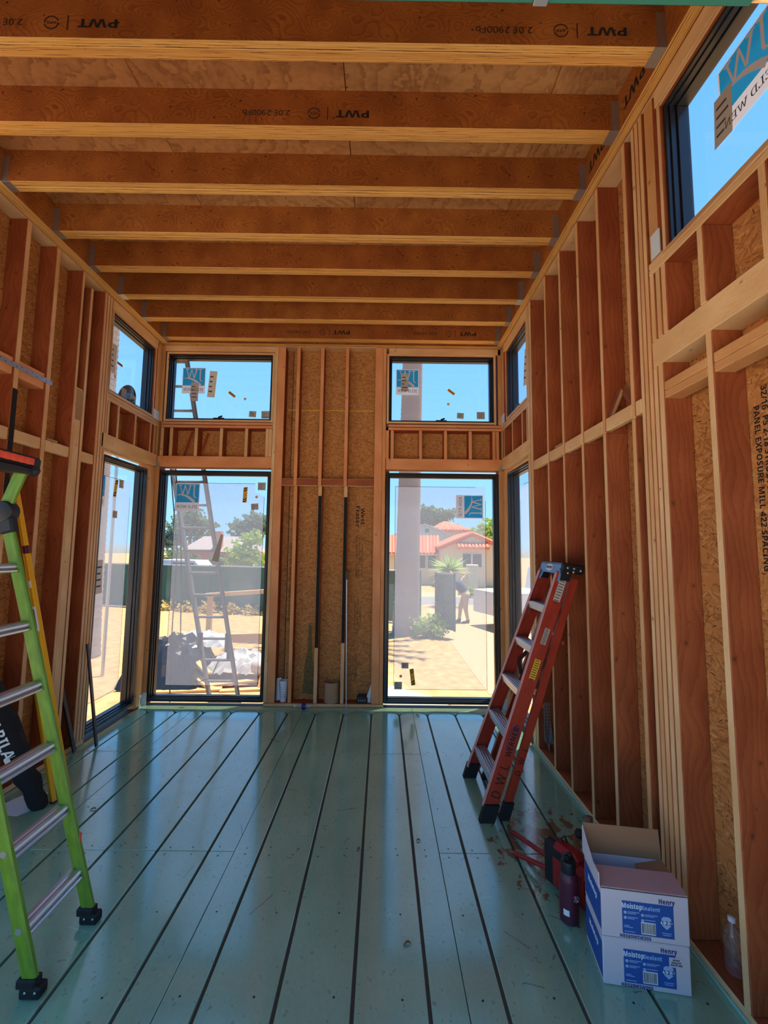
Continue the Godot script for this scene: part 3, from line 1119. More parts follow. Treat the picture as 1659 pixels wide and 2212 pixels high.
# the wide doorway the camera looks through: header wrapped in green membrane, wall above it
func build_front_wall() -> void:
	var o := structure("wall_front", "framed wall round the wide doorway at the camera")
	for x in [XL, XL + 0.14, -6.0, 4.55, XR - 0.13]:
		board(o, "stud", "front", x, x + 0.125, 0.0, YC)
	panel(o, "front", XL - WD, -5.95, 0.0, YS, mats.osb0, true)
	panel(o, "front", 4.55, XR + WD, 0.0, YS, mats.osb0, true)
	panel(o, "front", -5.95, 4.55, 9.95, YS, mats.osb0, true)
	for x in [-5.0, -4.0, -3.0, -2.0, -1.0, 0.0, 1.0, 2.0, 3.0, 4.0]:
		board(o, "cripple_stud", "front", x, x + 0.125, 9.95, YC)
	var m := M.new()
	fb(m, -5.87, 4.55, 9.108, 9.94, 2.0, 2.195, 0.003, 0)
	var hd := part(o, "header", m, mats.fir3)
	m = M.new()
	fb(m, 0.48, 2.93, 9.098, 9.7, 1.99, 2.2, 0.002, 0)
	part(hd, "membrane", m, mats.green_wrap)
	m = M.new()
	fb(m, 1.66, 1.74, 9.085, 9.097, 2.12, 2.203, 0.001, 0)
	part(hd, "clip", m, mats.galvanized)

# ---------------------------------------------------------------- windows
func ringm(m: M, w: String, a0: float, a1: float, y0: float, y1: float, t: float, d0: float, d1: float, bev := 0.002) -> void:
	wb(m, w, a0, a0 + t, y0, y1, d0, d1, "y", bev)
	wb(m, w, a1 - t, a1, y0, y1, d0, d1, "y", bev)
	wb(m, w, a0 + t, a1 - t, y0, y0 + t, d0, d1, "a", bev)
	wb(m, w, a0 + t, a1 - t, y1 - t, y1, d0, d1, "a", bev)

func make_window(n: int, w: String, a0: float, a1: float, y0: float, y1: float, low: bool, label: String) -> Node3D:
	var o := structure("window_%d" % n, label)
	var t := 0.10 if low else 0.055
	var m := M.new()
	ringm(m, w, a0, a1, y0, y1, t, 0.03 if low else 0.05, 0.46)
	ringm(m, w, a0 + t, a1 - t, y0 + t, y1 - t, 0.028, 0.12, 0.44)
	part(o, "frame", m, mats.black_frame)
	m = M.new()
	ringm(m, w, a0 + t + 0.03, a1 - t - 0.03, y0 + t + 0.03, y1 - t - 0.03, 0.03, 0.22, 0.42)
	part(o, "sash", m, mats.black_frame)
	m = M.new()
	wb(m, w, a0 + t + 0.05, a1 - t - 0.05, y0 + t + 0.05, y1 - t - 0.05, 0.375, 0.385, "y", 0.0)
	# one sheet is enough for the pane
	m = M.new()
	var b := axes(w)
	m.poly([W(w, a0 + t + 0.05, y0 + t + 0.05, 0.38), W(w, a1 - t - 0.05, y0 + t + 0.05, 0.38), W(w, a1 - t - 0.05, y1 - t - 0.05, 0.38), W(w, a0 + t + 0.05, y1 - t - 0.05, 0.38)], b.z)
	part(o, "glass_pane", m, mats.glass)
	if not low:
		m = M.new()
		ringm(m, w, a0 - 0.09, a1 + 0.09, y0 - 0.085, y1 + 0.09, 0.085, 0.0, 0.45)
		part(o, "wooden_jamb", m, mats.fir0)
		m = M.new()
		var c := (a0 + a1) / 2
		wb(m, w, c - 0.22, c + 0.22, y0 + 0.0, y0 + 0.09, 0.03, 0.1, "a", 0.004)
		bar(m, W(w, c - 0.02, y0 + 0.1, 0.06), W(w, c + 0.14, y0 + 0.16, 0.06), 0.02, 0.014, Vector3.UP, 0.003)
		part(o, "crank_handle", m, mats.black_plastic)
	return o

# a sheet on the pane; q: corners a, y in feet
func sheet(o: Node3D, called: String, w: String, q: Array, mat: Material, d := 0.372, label := "") -> MeshInstance3D:
	var m := M.new()
	var b := axes(w)
	var pts := []
	for p in q:
		pts.append(W(w, p[0], p[1], d))
	m.poly(pts, b.z)
	var off := b.z * 0.0006
	for k in pts.size():
		pts[k] -= off
	m.poly(pts, -b.z)
	return part(o, called, m, mat, label)

func rect(a0: float, y0: float, a1: float, y1: float) -> Array:
	return [[a0, y0], [a1, y0], [a1, y1], [a0, y1]]

# the maker's sticker, read from outside: mirrored from in here. c: centre, s: width; turn in degrees
func maker_sticker(o: Node3D, w: String, a: float, y: float, s: float, turn := 0.0, sgn := 1.0) -> void:
	var ax := axes(w)
	var r := deg_to_rad(turn)
	var x := (ax.x * cos(r) + ax.y * sin(r))
	var u := (ax.y * cos(r) - ax.x * sin(r))
	var c := W(w, a, y, 0.37)
	var k := s * FT
	var b := Basis(x, u, ax.z)
	var box := func(x0: float, y0: float, x1: float, y1: float) -> PackedVector2Array:
		return PackedVector2Array([Vector2(x0, y0) * k, Vector2(x1, y0) * k, Vector2(x1, y1) * k, Vector2(x0, y1) * k])
	var m := M.new()
	var quad := func(x0: float, y0: float, x1: float, y1: float) -> Array:
		return [c + x * (x0 * k) + u * (y0 * k), c + x * (x1 * k) + u * (y0 * k), c + x * (x1 * k) + u * (y1 * k), c + x * (x0 * k) + u * (y1 * k)]
	for q in [[-0.5, -0.58, 0.5, -0.22], [-0.5, -0.22, -0.47, 0.58], [0.47, -0.22, 0.5, 0.58], [-0.47, 0.55, 0.47, 0.58]]:
		m.poly(quad.call(q[0], q[1], q[2], q[3]), ax.z)
	var st := part(o, "maker_sticker", m, mats.label_sheet, "blue and white sticker with mirrored lettering")
	m = M.new()
	m.poly(quad.call(-0.47, -0.22, 0.47, 0.55), ax.z)
	part(st, "blue_field", m, mats.label_blue)
	m = M.new()
	var sw := PackedVector2Array()
	for j in 9:
		var tt := j / 8.0
		sw.append(Vector2(-0.45 + 0.78 * tt, 0.10 + 0.06 * sin(tt * PI) - 0.25 * tt * tt) * k)
	for j in range(8, -1, -1):
		var tt := j / 8.0
		sw.append(Vector2(-0.45 + 0.72 * tt, 0.085 + 0.03 * sin(tt * PI) - 0.33 * tt * tt - 0.02 * tt) * k)
	prism(m, c + ax.z * 0.0012, b, sw, 0.0004)
	part(st, "swoosh", m, mats.label_white)
	text(st, "JW", c + ax.z * 0.0018 + u * (0.30 * k), -x, u, 0.43 * k, mats.label_white, "Droid Serif", 0.92)
	text(st, "JELD WEN", c + ax.z * 0.0018 - u * (0.40 * k), -x, u, 0.125 * k, mats.label_ink, "Droid Serif", 1.0)

func paper(o: Node3D, w: String, a: float, y: float, wd: float, ht: float, turn: float, mat: Material, bars := 4, called := "paper_label") -> void:
	var ax := axes(w)
	var r := deg_to_rad(turn)
	var x := ax.x * cos(r) + ax.y * sin(r)
	var u := ax.y * cos(r) - ax.x * sin(r)
	var c := W(w, a, y, 0.366)
	var hw := wd * FT / 2
	var hh := ht * FT / 2
	var b := Basis(x, u, ax.z)
	var m := M.new()
	prism(m, c, b, PackedVector2Array([Vector2(-hw, -hh), Vector2(hw, -hh), Vector2(hw, hh), Vector2(-hw, hh)]), 0.0006)
	var p := part(o, called, m, mat)
	m = M.new()
	for k in bars:
		var yy := lerpf(-hh * 0.75, hh * 0.75, (k + 0.5) / bars)
		var l := hw * rng.randf_range(0.3, 0.75)
		var x0 := -hw * 0.75
		prism(m, c + ax.z * 0.0008, b, PackedVector2Array([Vector2(x0, yy - hh * 0.05), Vector2(x0 + l * 2, yy - hh * 0.05), Vector2(x0 + l * 2, yy + hh * 0.05), Vector2(x0, yy + hh * 0.05)]), 0.0003)
	if bars:
		part(p, "print", m, mats.label_ink)

func tempered(o: Node3D, w: String, a: float, y: float, turn: float, s := 0.34) -> void:
	paper(o, w, a, y, s, s * 0.32, turn, mats.label_orange, 0, "orange_label")
	var ax := axes(w)
	var r := deg_to_rad(turn)
	var x := ax.x * cos(r) + ax.y * sin(r)
	var u := ax.y * cos(r) - ax.x * sin(r)
	text(o, "TEMPERED", W(w, a, y, 0.360), -x, u, s * 0.12 * FT, mats.ink_dark, "Droid Sans", 1.0, "lettering", true)

func dot(o: Node3D, w: String, a: float, y: float, rad := 0.055) -> void:
	var m := M.new()
	var ax := axes(w)
	m.poly(ring_pts(W(w, a, y, 0.366), ax.x, ax.y, rad * FT, 14), ax.z)
	var d := part(o, "round_label", m, mats.label_orange)
	m = M.new()
	m.poly(ring_pts(W(w, a, y, 0.362), ax.x, ax.y, rad * 0.45 * FT, 10), ax.z)
	part(d, "print", m, mats.paper)

func caution(o: Node3D, w: String, a: float, y: float, turn: float) -> void:
	paper(o, w, a, y, 0.16, 0.62, turn, mats.label_yellow, 0, "striped_label")
	var ax := axes(w)
	var r := deg_to_rad(turn)
	var x := ax.x * cos(r) + ax.y * sin(r)
	var u := ax.y * cos(r) - ax.x * sin(r)
	var c := W(w, a, y, 0.362)
	var m := M.new()
	for k in [-3, -2, 2, 3]:
		prism(m, c + u * (k * 0.085 * FT), Basis(x, u, ax.z), PackedVector2Array([Vector2(-0.022, -0.016), Vector2(0.022, 0.006), Vector2(0.022, 0.018), Vector2(-0.022, -0.004)]), 0.0003)
	part(o, "stripe", m, mats.ink_dark)
	m = M.new()
	m.poly(ring_pts(c, x, u, 0.018, 10), ax.z)
	part(o, "warning_disc", m, mats.label_orange)

func build_windows() -> void:
	var o := make_window(1, "back", -7.82, -3.665, 10.945, 13.62, false, "black framed upper window left of the strand board bay")
	maker_sticker(o, "back", -6.95, 12.67, 0.94)
	paper(o, "back", -6.19, 12.53, 0.31, 1.1, -4.0, mats.paper)
	paper(o, "back", -6.9, 12.2, 0.31, 0.78, 0.0, mats.paper_grey)
	tempered(o, "back", -5.37, 12.11, -38.0)
	dot(o, "back", -4.83, 11.93)
	paper(o, "back", -4.50, 11.3, 0.29, 0.25, -3.0, mats.paper_grey)
	paper(o, "back", -3.98, 11.28, 0.33, 0.31, 0.0, mats.paper_grey)
	o = make_window(2, "back", 1.02, 5.20, 10.96, 13.65, false, "black framed upper window right of the strand board bay")
	maker_sticker(o, "back", 1.77, 12.72, 0.93)
	paper(o, "back", 1.66, 12.71, 0.31, 0.76, 0.0, mats.paper_grey)
	tempered(o, "back", 3.56, 12.33, -38.0)
	dot(o, "back", 3.44, 11.82)
	paper(o, "back", 3.93, 11.34, 0.28, 0.24, -4.0, mats.paper_grey)
	paper(o, "back", 4.76, 11.36, 0.33, 0.3, 0.0, mats.paper_grey)
	o = make_window(3, "back", -7.95, -3.60, 0.13, 8.90, true, "tall black framed window showing the leaning metal ladder")
	sheet(o, "protective_film", "back", [[-7.45, 0.62], [-3.9, 0.6], [-3.9, 7.95], [-4.28, 8.1], [-4.28, 8.47], [-7.45, 8.45]], mats.film)
	maker_sticker(o, "back", -6.96, 7.88, 0.95)
	caution(o, "back", -4.67, 8.0, -2.0)
	dot(o, "back", -4.21, 7.92)
	paper(o, "back", -4.02, 8.35, 0.31, 0.31, 0.0, mats.paper_grey)
	paper(o, "back", -4.27, 7.53, 0.29, 0.25, 4.0, mats.paper_grey)
	sheet(o, "loose_label", "back", [[-5.56, 6.42], [-5.46, 6.40], [-5.61, 5.33], [-5.88, 5.38]], mats.paper_grey, 0.36)
	film_edge(o, "back", -7.45, -3.9, 0.61, 8.46)
	o = make_window(4, "back", 0.94, 5.36, 0.13, 8.90, true, "tall black framed window showing palm trunk and tiled house")
	sheet(o, "protective_film", "back", [[1.32, 1.1], [1.98, 0.55], [4.93, 0.55], [4.92, 8.43], [1.31, 8.41]], mats.film)
	maker_sticker(o, "back", 4.28, 7.63, 0.93, -90.0)
	paper(o, "back", 1.75, 1.45, 0.27, 0.22, 0.0, mats.paper_grey)
	paper(o, "back", 1.49, 0.7, 0.3, 0.28, 0.0, mats.paper_grey)
	caution(o, "back", 2.04, 1.02, 7.0)
	dot(o, "back", 1.59, 1.05)
	film_edge(o, "back", 1.31, 4.92, 0.55, 8.42)
	o = make_window(5, "left", 13.33, 15.86, 10.95, 13.58, false, "upper corner window on the left wall with a round dish beyond")
	maker_sticker(o, "left", 13.45, 12.55, 0.9)
	paper(o, "left", 13.92, 12.3, 0.36, 1.0, -2.0, mats.paper)
	tempered(o, "left", 14.32, 12.25, -2.0, 0.3)
	dot(o, "left", 14.1, 11.72, 0.06)
	paper(o, "left", 14.65, 11.35, 0.25, 0.3, 0.0, mats.paper_grey)
	paper(o, "left", 15.2, 11.3, 0.33, 0.32, 0.0, mats.paper_grey)
	o = make_window(6, "left", 13.29, 15.84, 0.2, 8.84, true, "tall corner window on the left wall behind the black pry bar")
	sheet(o, "protective_film", "left", [[13.45, 0.95], [15.2, 0.85], [15.4, 1.1], [15.42, 8.25], [13.45, 8.25]], mats.film)
	maker_sticker(o, "left", 13.55, 7.75, 0.92)
	caution(o, "left", 14.55, 7.9, -8.0)
	paper(o, "left", 14.85, 8.1, 0.25, 0.3, 0.0, mats.paper_grey)
	paper(o, "left", 14.6, 7.0, 0.25, 0.25, 0.0, mats.paper_grey)
	paper(o, "left", 14.0, 4.9, 0.32, 1.1, 3.0, mats.paper)
	film_edge(o, "left", 13.45, 15.42, 0.9, 8.25)
	o = make_window(7, "right", 13.47, 15.68, 10.95, 13.57, false, "narrow sliver of upper corner window on the right wall")
	maker_sticker(o, "right", 13.9, 12.5, 0.9)
	paper(o, "right", 14.55, 12.45, 0.33, 1.3, -10.0, mats.paper)
	dot(o, "right", 14.3, 11.4, 0.04)
	o = make_window(8, "right", 13.42, 15.80, 0.2, 8.84, true, "tall corner window on the right wall behind the red ladder")
	sheet(o, "protective_film", "right", [[13.5, 0.8], [15.4, 0.8], [15.4, 8.3], [13.5, 8.3]], mats.film)
	film_edge(o, "right", 13.5, 15.4, 0.8, 8.3)
	maker_sticker(o, "right", 13.55, 7.7, 0.92)
	o = make_window(9, "right", 2.5, 6.61, 11.0, 13.56, false, "big high window on the right wall close to the camera")
	maker_sticker(o, "right", 5.35, 12.65, 0.98)
	paper(o, "right", 5.78, 12.45, 0.33, 0.76, -3.0, mats.paper_grey)
	tempered(o, "right", 4.86, 12.12, 10.0, 0.3)
	dot(o, "right", 4.98, 11.75, 0.06)

# grime along the cut edges of a film
func film_edge(o: Node3D, w: String, a0: float, a1: float, y0: float, y1: float) -> void:
	var m := M.new()
	for q in [[a0, a0 + 0.018, y0, y1], [a1 - 0.018, a1, y0, y1 - 0.55], [a0, a1, y0, y0 + 0.018], [a0, a1 - 0.4, y1 - 0.018, y1]]:
		wb(m, w, q[0], q[1], q[2], q[3], 0.3715, 0.3725, "y", 0.0)
	part(o, "film_edge", m, mats.film_grime)

# ---------------------------------------------------------------- ladders
# a U-shaped rail: web plus two flanges. side: direction of the web's normal, front: direction across the web
func channel(m: M, a: Vector3, b: Vector3, side: Vector3, front: Vector3, web: float, flange: float, th := 0.005) -> void:
	var y := (b - a).normalized()
	var f := (front - y * front.dot(y)).normalized()
	var s := (side - y * side.dot(y) - f * side.dot(f)).normalized()
	var L := a.distance_to(b) / 2
	var c := (a + b) / 2
	var bs := Basis(s, y, f)
	if bs.determinant() < 0:
		bs = Basis(s, y, -f)
	bx(m, c, Vector3(th / 2, L, web / 2), 0.001, 1, bs)
	for q in [-1.0, 1.0]:
		bx(m, c + f * (q * (web - th) / 2) - s * (flange / 2), Vector3(flange / 2, L, th / 2), 0.001, 1, bs)

func build_green_ladder() -> void:
	var o := thing("step_ladder", P(-4.7, 0, 6.65), "lime green fiberglass ladder with metal rungs standing by left wall", "ladder")
	mk("lime", rgb(112, 156, 36), 0.45, 0, grain_texture(81, rgb(196, 200, 180), Color.WHITE, 256, 0.08))
	mk("lime_pale", rgb(150, 200, 70), 0.45)
	mk("red_plastic", rgb(236, 84, 56), 0.5)
	var X := func(y: float) -> float: return -3.70 - 0.300 * y
	var top := 6.35
	for s in [[6.12, -1.0], [7.22, 1.0]]:
		var z: float = s[0]
		var m := M.new()
		var a := P(X.call(0.12), 0.12, z)
		var b := P(X.call(top), top, z + (0.0))
		bar(m, a, b, 0.19 * FT, 0.085 * FT, Vector3.RIGHT, 0.006)
		var r := part(o, "side_rail", m, mats.lime)
		m = M.new()
		for k in 7:
			if s[1] < 0:
				var y := 0.8 + 0.955 * k
				tube(m, [P(X.call(y), y, z - 0.048), P(X.call(y), y, z - 0.036)], 0.014, 12)
		if s[1] < 0:
			part(r, "rung_rivet", m, mats.galvanized, "", true)
		m = M.new()
		var fc := P(X.call(0.12) + 0.02, 0.075, z)
		bx(m, fc, Vector3(0.14, 0.075, 0.085) * FT, 0.008, 1)
		bx(m, fc + Vector3(-0.02, 0.03, 0), Vector3(0.13, 0.06, 0.075) * FT, 0.006, 1)
		var f := part(o, "rubber_foot", m, mats.black_rubber)
		m = M.new()
		for q in [-0.02, 0.02]:
			lathe(m, fc + Vector3(q + 0.005, 0.008, 0.0265), [Vector2(0.0, 0.002), Vector2(0.004, 0.0015), Vector2(0.005, 0.0)], 8, Basis(Vector3.RIGHT, Vector3.BACK, Vector3.DOWN))
		part(f, "bolt", m, mats.galvanized, "", true)
		# hinge at the top of the rail
		m = M.new()
		var hc := P(X.call(top) - 0.02, top + 0.12, z)
		lathe(m, hc - Vector3(0, 0, 0.03), [Vector2(0, 0), Vector2(0.05, 0), Vector2(0.055, 0.008), Vector2(0.055, 0.052), Vector2(0.05, 0.06), Vector2(0, 0.06)], 16, Basis(Vector3.RIGHT, Vector3.BACK, Vector3.DOWN))
		bar(m, P(X.call(top - 0.25), top - 0.25, z), hc, 0.075, 0.05, Vector3.RIGHT, 0.01)
		part(o, "hinge", m, mats.black_plastic)
		# the other leg passes the hinge and carries the cap
		m = M.new()
		bar(m, P(-7.9, 0.1, z), P(-5.40, 7.22, z), 0.2 * FT, 0.085 * FT, Vector3.RIGHT, 0.006)
		part(o, "rear_rail", m, mats.lime)
		m = M.new()
		bx(m, P(-7.9, 0.07, z), Vector3(0.13, 0.07, 0.085) * FT, 0.008, 1)
		part(o, "rubber_foot", m, mats.black_rubber)
	for k in 6:
		var y := 0.76 + 0.957 * k
		var m := M.new()
		var c0 := P(X.call(y) - 0.0, y, 6.16)
		var c1 := P(X.call(y) - 0.0, y, 7.18)
		tube(m, [c0, c1], 0.0175, 14)
		bar(m, c0 + Vector3(-0.03, 0.004, 0), c1 + Vector3(-0.03, 0.004, 0), 0.03, 0.022, Vector3.RIGHT, 0.006)
		bar(m, c0 + Vector3(0.014, -0.022, 0), c1 + Vector3(0.014, -0.022, 0), 0.02, 0.016, Vector3.RIGHT, 0.006)
		part(o, "rung", m, mats.aluminium)
	for k in 5:
		var m := M.new()
		var t := 0.13 + 0.15 * k
		tube(m, [P(lerpf(-7.9, -5.4, t), 0.1 + 7.12 * t, 6.16), P(lerpf(-7.9, -5.4, t), 0.1 + 7.12 * t, 7.18)], 0.016, 12)
		part(o, "rear_rung", m, mats.aluminium)
	# top cap with its red grip pads
	var m := M.new()
	var b := Basis(Vector3.BACK, -0.06) 
	bx(m, P(-5.58, 7.36, 6.68), Vector3(0.32, 0.10, 0.78) * FT, 0.014, 1, b)
	bx(m, P(-5.50, 7.20, 6.68), Vector3(0.22, 0.07, 0.70) * FT, 0.012, 1, b)
	for z in [6.0, 7.36]:
		bx(m, P(-5.36, 7.26, z), Vector3(0.10, 0.15, 0.10) * FT, 0.02, 1, Basis(Vector3.BACK, 0.3))
	var cap := part(o, "top_cap", m, mats.black_plastic)
	m = M.new()
	bx(m, P(-5.275, 7.345, 6.68), Vector3(0.02, 0.06, 0.60) * FT, 0.003, 1, b)
	for k in 8:
		lathe(m, P(-5.262, 7.345, 6.18 + 0.14 * k), [Vector2(0.02, 0.0), Vector2(0.018, 0.004), Vector2(0, 0.004)], 6, Basis(Vector3.UP, Vector3.RIGHT, Vector3.FORWARD))
	part(cap, "grip_pad", m, mats.red_plastic)
	m = M.new()
	fb(m, X.call(1.2) + 0.085, X.call(1.2) + 0.1, 1.08, 1.32, 7.2, 7.24, 0.0)
	part(o, "rail_label", m, mats.red_plastic)

func build_red_ladder() -> void:
	var o := thing("step_ladder", P(3.4, 0, 10.6), "orange red folding step ladder leaning on the right wall studs", "ladder")
	mk("ladder_red", rgb(176, 56, 30), 0.42, 0, grain_texture(83, rgb(214, 206, 200), Color.WHITE, 256, 0.05))
	mk("cap_blue", rgb(96, 150, 205), 0.45)
	mk("navy", rgb(30, 40, 110), 0.5)
	var k := 0.357
	var F := func(y: float) -> float: return 3.0 + k * y
	var zn := func(y: float) -> float: return lerpf(9.78, 9.97, y / 5.5)
	var zf := func(y: float) -> float: return lerpf(11.60, 11.13, y / 5.5)
	var front := Vector3(1, -k, 0).normalized()
	for s in [-1.0, 1.0]:
		var zz: Callable = zn if s < 0 else zf
		var m := M.new()
		channel(m, P(F.call(0.28) + 0.16, 0.28, zz.call(0.28)), P(F.call(5.4) + 0.16, 5.4, zz.call(5.4)), Vector3(0, 0, -s), front, 0.31 * FT, 0.11 * FT, 0.006)
		var r := part(o, "front_rail", m, mats.ladder_red)
		m = M.new()
		bar(m, P(F.call(0.3) + 0.0, 0.3, zz.call(0.3) - s * 0.05), P(F.call(5.4) + 0.0, 5.4, zz.call(5.4) - s * 0.05), 0.012, 0.032, front, 0.002)
		part(r, "flange_edge", m, mats["pink_edge"] if mats.has("pink_edge") else mk("pink_edge", rgb(206, 150, 140), 0.5))
		if s < 0:
			# stickers and lettering on the outer face
			var at := func(y: float, off: float) -> Vector3: return P(F.call(y) + 0.16 + off, y, zz.call(y) - 0.014)
			var up := Vector3(k, 1, 0).normalized()
			var rt := Vector3(1, -k, 0).normalized()
			for q in [[4.95, 0.16, 0.62, mats.paper_grey, "print_label"], [3.95, 0.12, 0.38, mats.paper_grey, "print_label"], [3.2, 0.14, 0.5, mats.label_yellow, "warning_label"]]:
				m = M.new()
				var hw: float = q[1] * FT / 2
				var hh: float = q[2] * FT / 2
				prism(m, at.call(q[0], 0.02), Basis(rt, up, Vector3.BACK), PackedVector2Array([Vector2(-hw, -hh), Vector2(hw, -hh), Vector2(hw, hh), Vector2(-hw, hh)]), 0.0008)
				var lb := part(r, q[4], m, q[3])
				m = M.new()
				for j in 9:
					var yy := lerpf(-hh * 0.85, hh * 0.85, j / 8.0)
					prism(m, at.call(q[0], 0.02) + Vector3.BACK * 0.001, Basis(rt, up, Vector3.BACK), PackedVector2Array([Vector2(-hw * 0.8, yy - 0.002), Vector2(hw * rng.randf_range(0.2, 0.85), yy - 0.002), Vector2(hw * 0.8, yy + 0.003), Vector2(-hw * 0.8, yy + 0.003)]), 0.0003)
				part(lb, "print", m, mats.ink, "", true)
			m = M.new()
			var el := PackedVector2Array()
			for j in 20:
				el.append(Vector2(cos(TAU * j / 20) * 0.032, sin(TAU * j / 20) * 0.118))
			prism(m, at.call(1.65, 0.02), Basis(rt, up, Vector3.BACK), el, 0.0008)
			var bd := part(r, "oval_badge", m, mats.navy)
			for j in 20:
				el[j] = el[j] * Vector2(0.86, 0.9)
			m = M.new()
			prism(m, at.call(1.65, 0.02) + Vector3.BACK * 0.001, Basis(rt, up, Vector3.BACK), el, 0.0004)
			part(bd, "badge_field", m, mats.ladder_red)
			text(bd, "WERNER", at.call(1.65, 0.02) + Vector3.BACK * 0.002, up, -rt, 0.115 * FT, mats.ink_dark, "Droid Sans", 1.05, "lettering", true)
			for q in [["L", 1.12], ["W", 0.86], ["D", 0.55]]:
				text(r, q[0], at.call(q[1], 0.03), up, -rt, 0.2 * FT, mats.ink, "Droid Sans", 1.0)
		# rear rail
		m = M.new()
		var ra := P(3.66, 0.26, zz.call(0.0) - s * 0.09)
		var rb := P(F.call(5.2) + 0.52, 5.25, zz.call(5.2) - s * 0.1)
		channel(m, ra, rb, Vector3(0, 0, -s), front, 0.17 * FT, 0.09 * FT, 0.006)
		var rr := part(o, "rear_rail", m, mats.ladder_red)
		if s < 0:
			for q in [["L", 0.20], ["W", 0.15], ["D", 0.10]]:
				text(rr, q[0], ra.lerp(rb, q[1] + 0.04) + Vector3.BACK * 0.006, Vector3(k, 1, 0).normalized(), Vector3(-1, k, 0).normalized(), 0.13 * FT, mats.ink)
		# feet
		for q in [[F.call(0.15) + 0.16, zz.call(0.0), 0.33], [3.62, zz.call(0.0) - s * 0.09, 0.21]]:
			m = M.new()
			prism(m, P(q[0], 0, q[1]) - Vector3(0, 0, 0.022), Basis(Vector3.RIGHT, Vector3.UP, Vector3.BACK), PackedVector2Array([Vector2(-q[2] / 2 - 0.05, 0) * FT, Vector2(q[2] / 2 - 0.05, 0) * FT, Vector2(q[2] / 2 + 0.07, 0.36) * FT, Vector2(-q[2] / 2 + 0.07, 0.36) * FT]), 0.044)
			part(o, "foot", m, mats.black_rubber)
	# treads
	for y in [0.83, 1.80, 2.72, 3.67, 4.60]:
		var m := M.new()
		var a := P(F.call(y) + 0.14, y, zn.call(y) + 0.05)
		var b := P(F.call(y) + 0.14, y, zf.call(y) - 0.05)
		bar(m, a, b, 0.28 * FT, 0.012, Vector3.RIGHT, 0.002)
		bar(m, a + Vector3(-0.14 * FT, -0.02, 0), b + Vector3(-0.14 * FT, -0.02, 0), 0.008, 0.05, Vector3.RIGHT, 0.002)
		for j in 4:
			bar(m, a + Vector3((-0.09 + 0.06 * j) * FT, 0.008, 0), b + Vector3((-0.09 + 0.06 * j) * FT, 0.008, 0), 0.008, 0.004, Vector3.RIGHT, 0.0)
		var t := part(o, "step", m, mats.aluminium)
		for e in [[a, 1.0], [b, -1.0]]:
			m = M.new()
			prism(m, e[0] + Vector3(-0.135 * FT, 0, 0), Basis(Vector3.FORWARD * e[1], Vector3.DOWN, Vector3.RIGHT), PackedVector2Array([Vector2(0, 0.02), Vector2(0.07, 0.02), Vector2(0.0, 0.10)]), 0.003)
			part(t, "step_brace", m, mats.aluminium)
	# rear horizontals and the folded spreader
	for y in [1.0, 2.4, 3.8]:
		var m := M.new()
		bar(m, P(3.66 + k * y, y, 9.92), P(3.66 + k * y, y, zf.call(y) - 0.12), 0.03, 0.012, Vector3.UP, 0.002)
		part(o, "rear_brace", m, mats.ladder_red)
	for z in [10.02, 11.2]:
		var m := M.new()
		bar(m, P(F.call(3.1) + 0.28, 3.1, z), P(F.call(3.5) + 0.5, 3.45, z), 0.03, 0.008, Vector3.UP, 0.001)
		bar(m, P(F.call(3.1) + 0.28, 3.1, z), P(F.call(2.75) + 0.45, 2.75, z), 0.03, 0.008, Vector3.UP, 0.001)
		part(o, "spreader", m, mats["spreader_brown"] if mats.has("spreader_brown") else mk("spreader_brown", rgb(74, 48, 40), 0.5, 0.3))
	# top cap
	var m := M.new()
	var tl := Basis(Vector3.BACK, -0.14)
	bx(m, P(5.28, 5.50, 10.56), Vector3(0.27, 0.115, 0.66) * FT, 0.012, 1, tl)
	for z in [9.96, 11.16]:
		bx(m, P(5.10, 5.36, z), Vector3(0.13, 0.15, 0.05) * FT, 0.01, 1, tl)
	var cap := part(o, "top_cap", m, mats.black_plastic)
	m = M.new()
	var fr := PackedVector2Array([Vector2(-0.66, -0.30), Vector2(-0.52, -0.30), Vector2(-0.42, -0.12), Vector2(0.42, -0.12), Vector2(0.52, -0.30), Vector2(0.66, -0.30), Vector2(0.60, 0.13), Vector2(-0.60, 0.13)])
	for j in fr.size():
		fr[j] = fr[j] * FT
	var fx := Basis(Vector3.BACK, Vector3(0.30, 1, 0).normalized(), Vector3(-1, 0.30, 0).normalized())
	prism(m, P(5.03, 5.49, 10.56), fx, fr, 0.012)
	var face := part(cap, "cap_face", m, mats.cap_blue, "blue front of the cap")
	m = M.new()
	var el2 := PackedVector2Array()
	for j in 18:
		el2.append(Vector2(cos(TAU * j / 18) * 0.07, sin(TAU * j / 18) * 0.026))
	prism(m, P(5.025, 5.50, 10.56) + fx.z * 0.0125, fx, el2, 0.0006)
	part(face, "cap_badge", m, mats.white)
	text(face, "WERNER", P(5.025, 5.50, 10.56) + fx.z * 0.0138, fx.x, fx.y, 0.07 * FT, mats.navy, "Droid Sans", 1.0, "lettering", true)
	m = M.new()
	for q in [[5.15, 5.52], [5.3, 5.5], [5.15, 5.4], [5.28, 5.42], [5.45, 5.45]]:
		lathe(m, P(q[0], q[1], 9.895), [Vector2(0, 0.004), Vector2(0.007, 0.003), Vector2(0.008, 0)], 8, Basis(Vector3.RIGHT, Vector3.BACK, Vector3.DOWN))
	part(cap, "rivet", m, mats.galvanized, "", true)

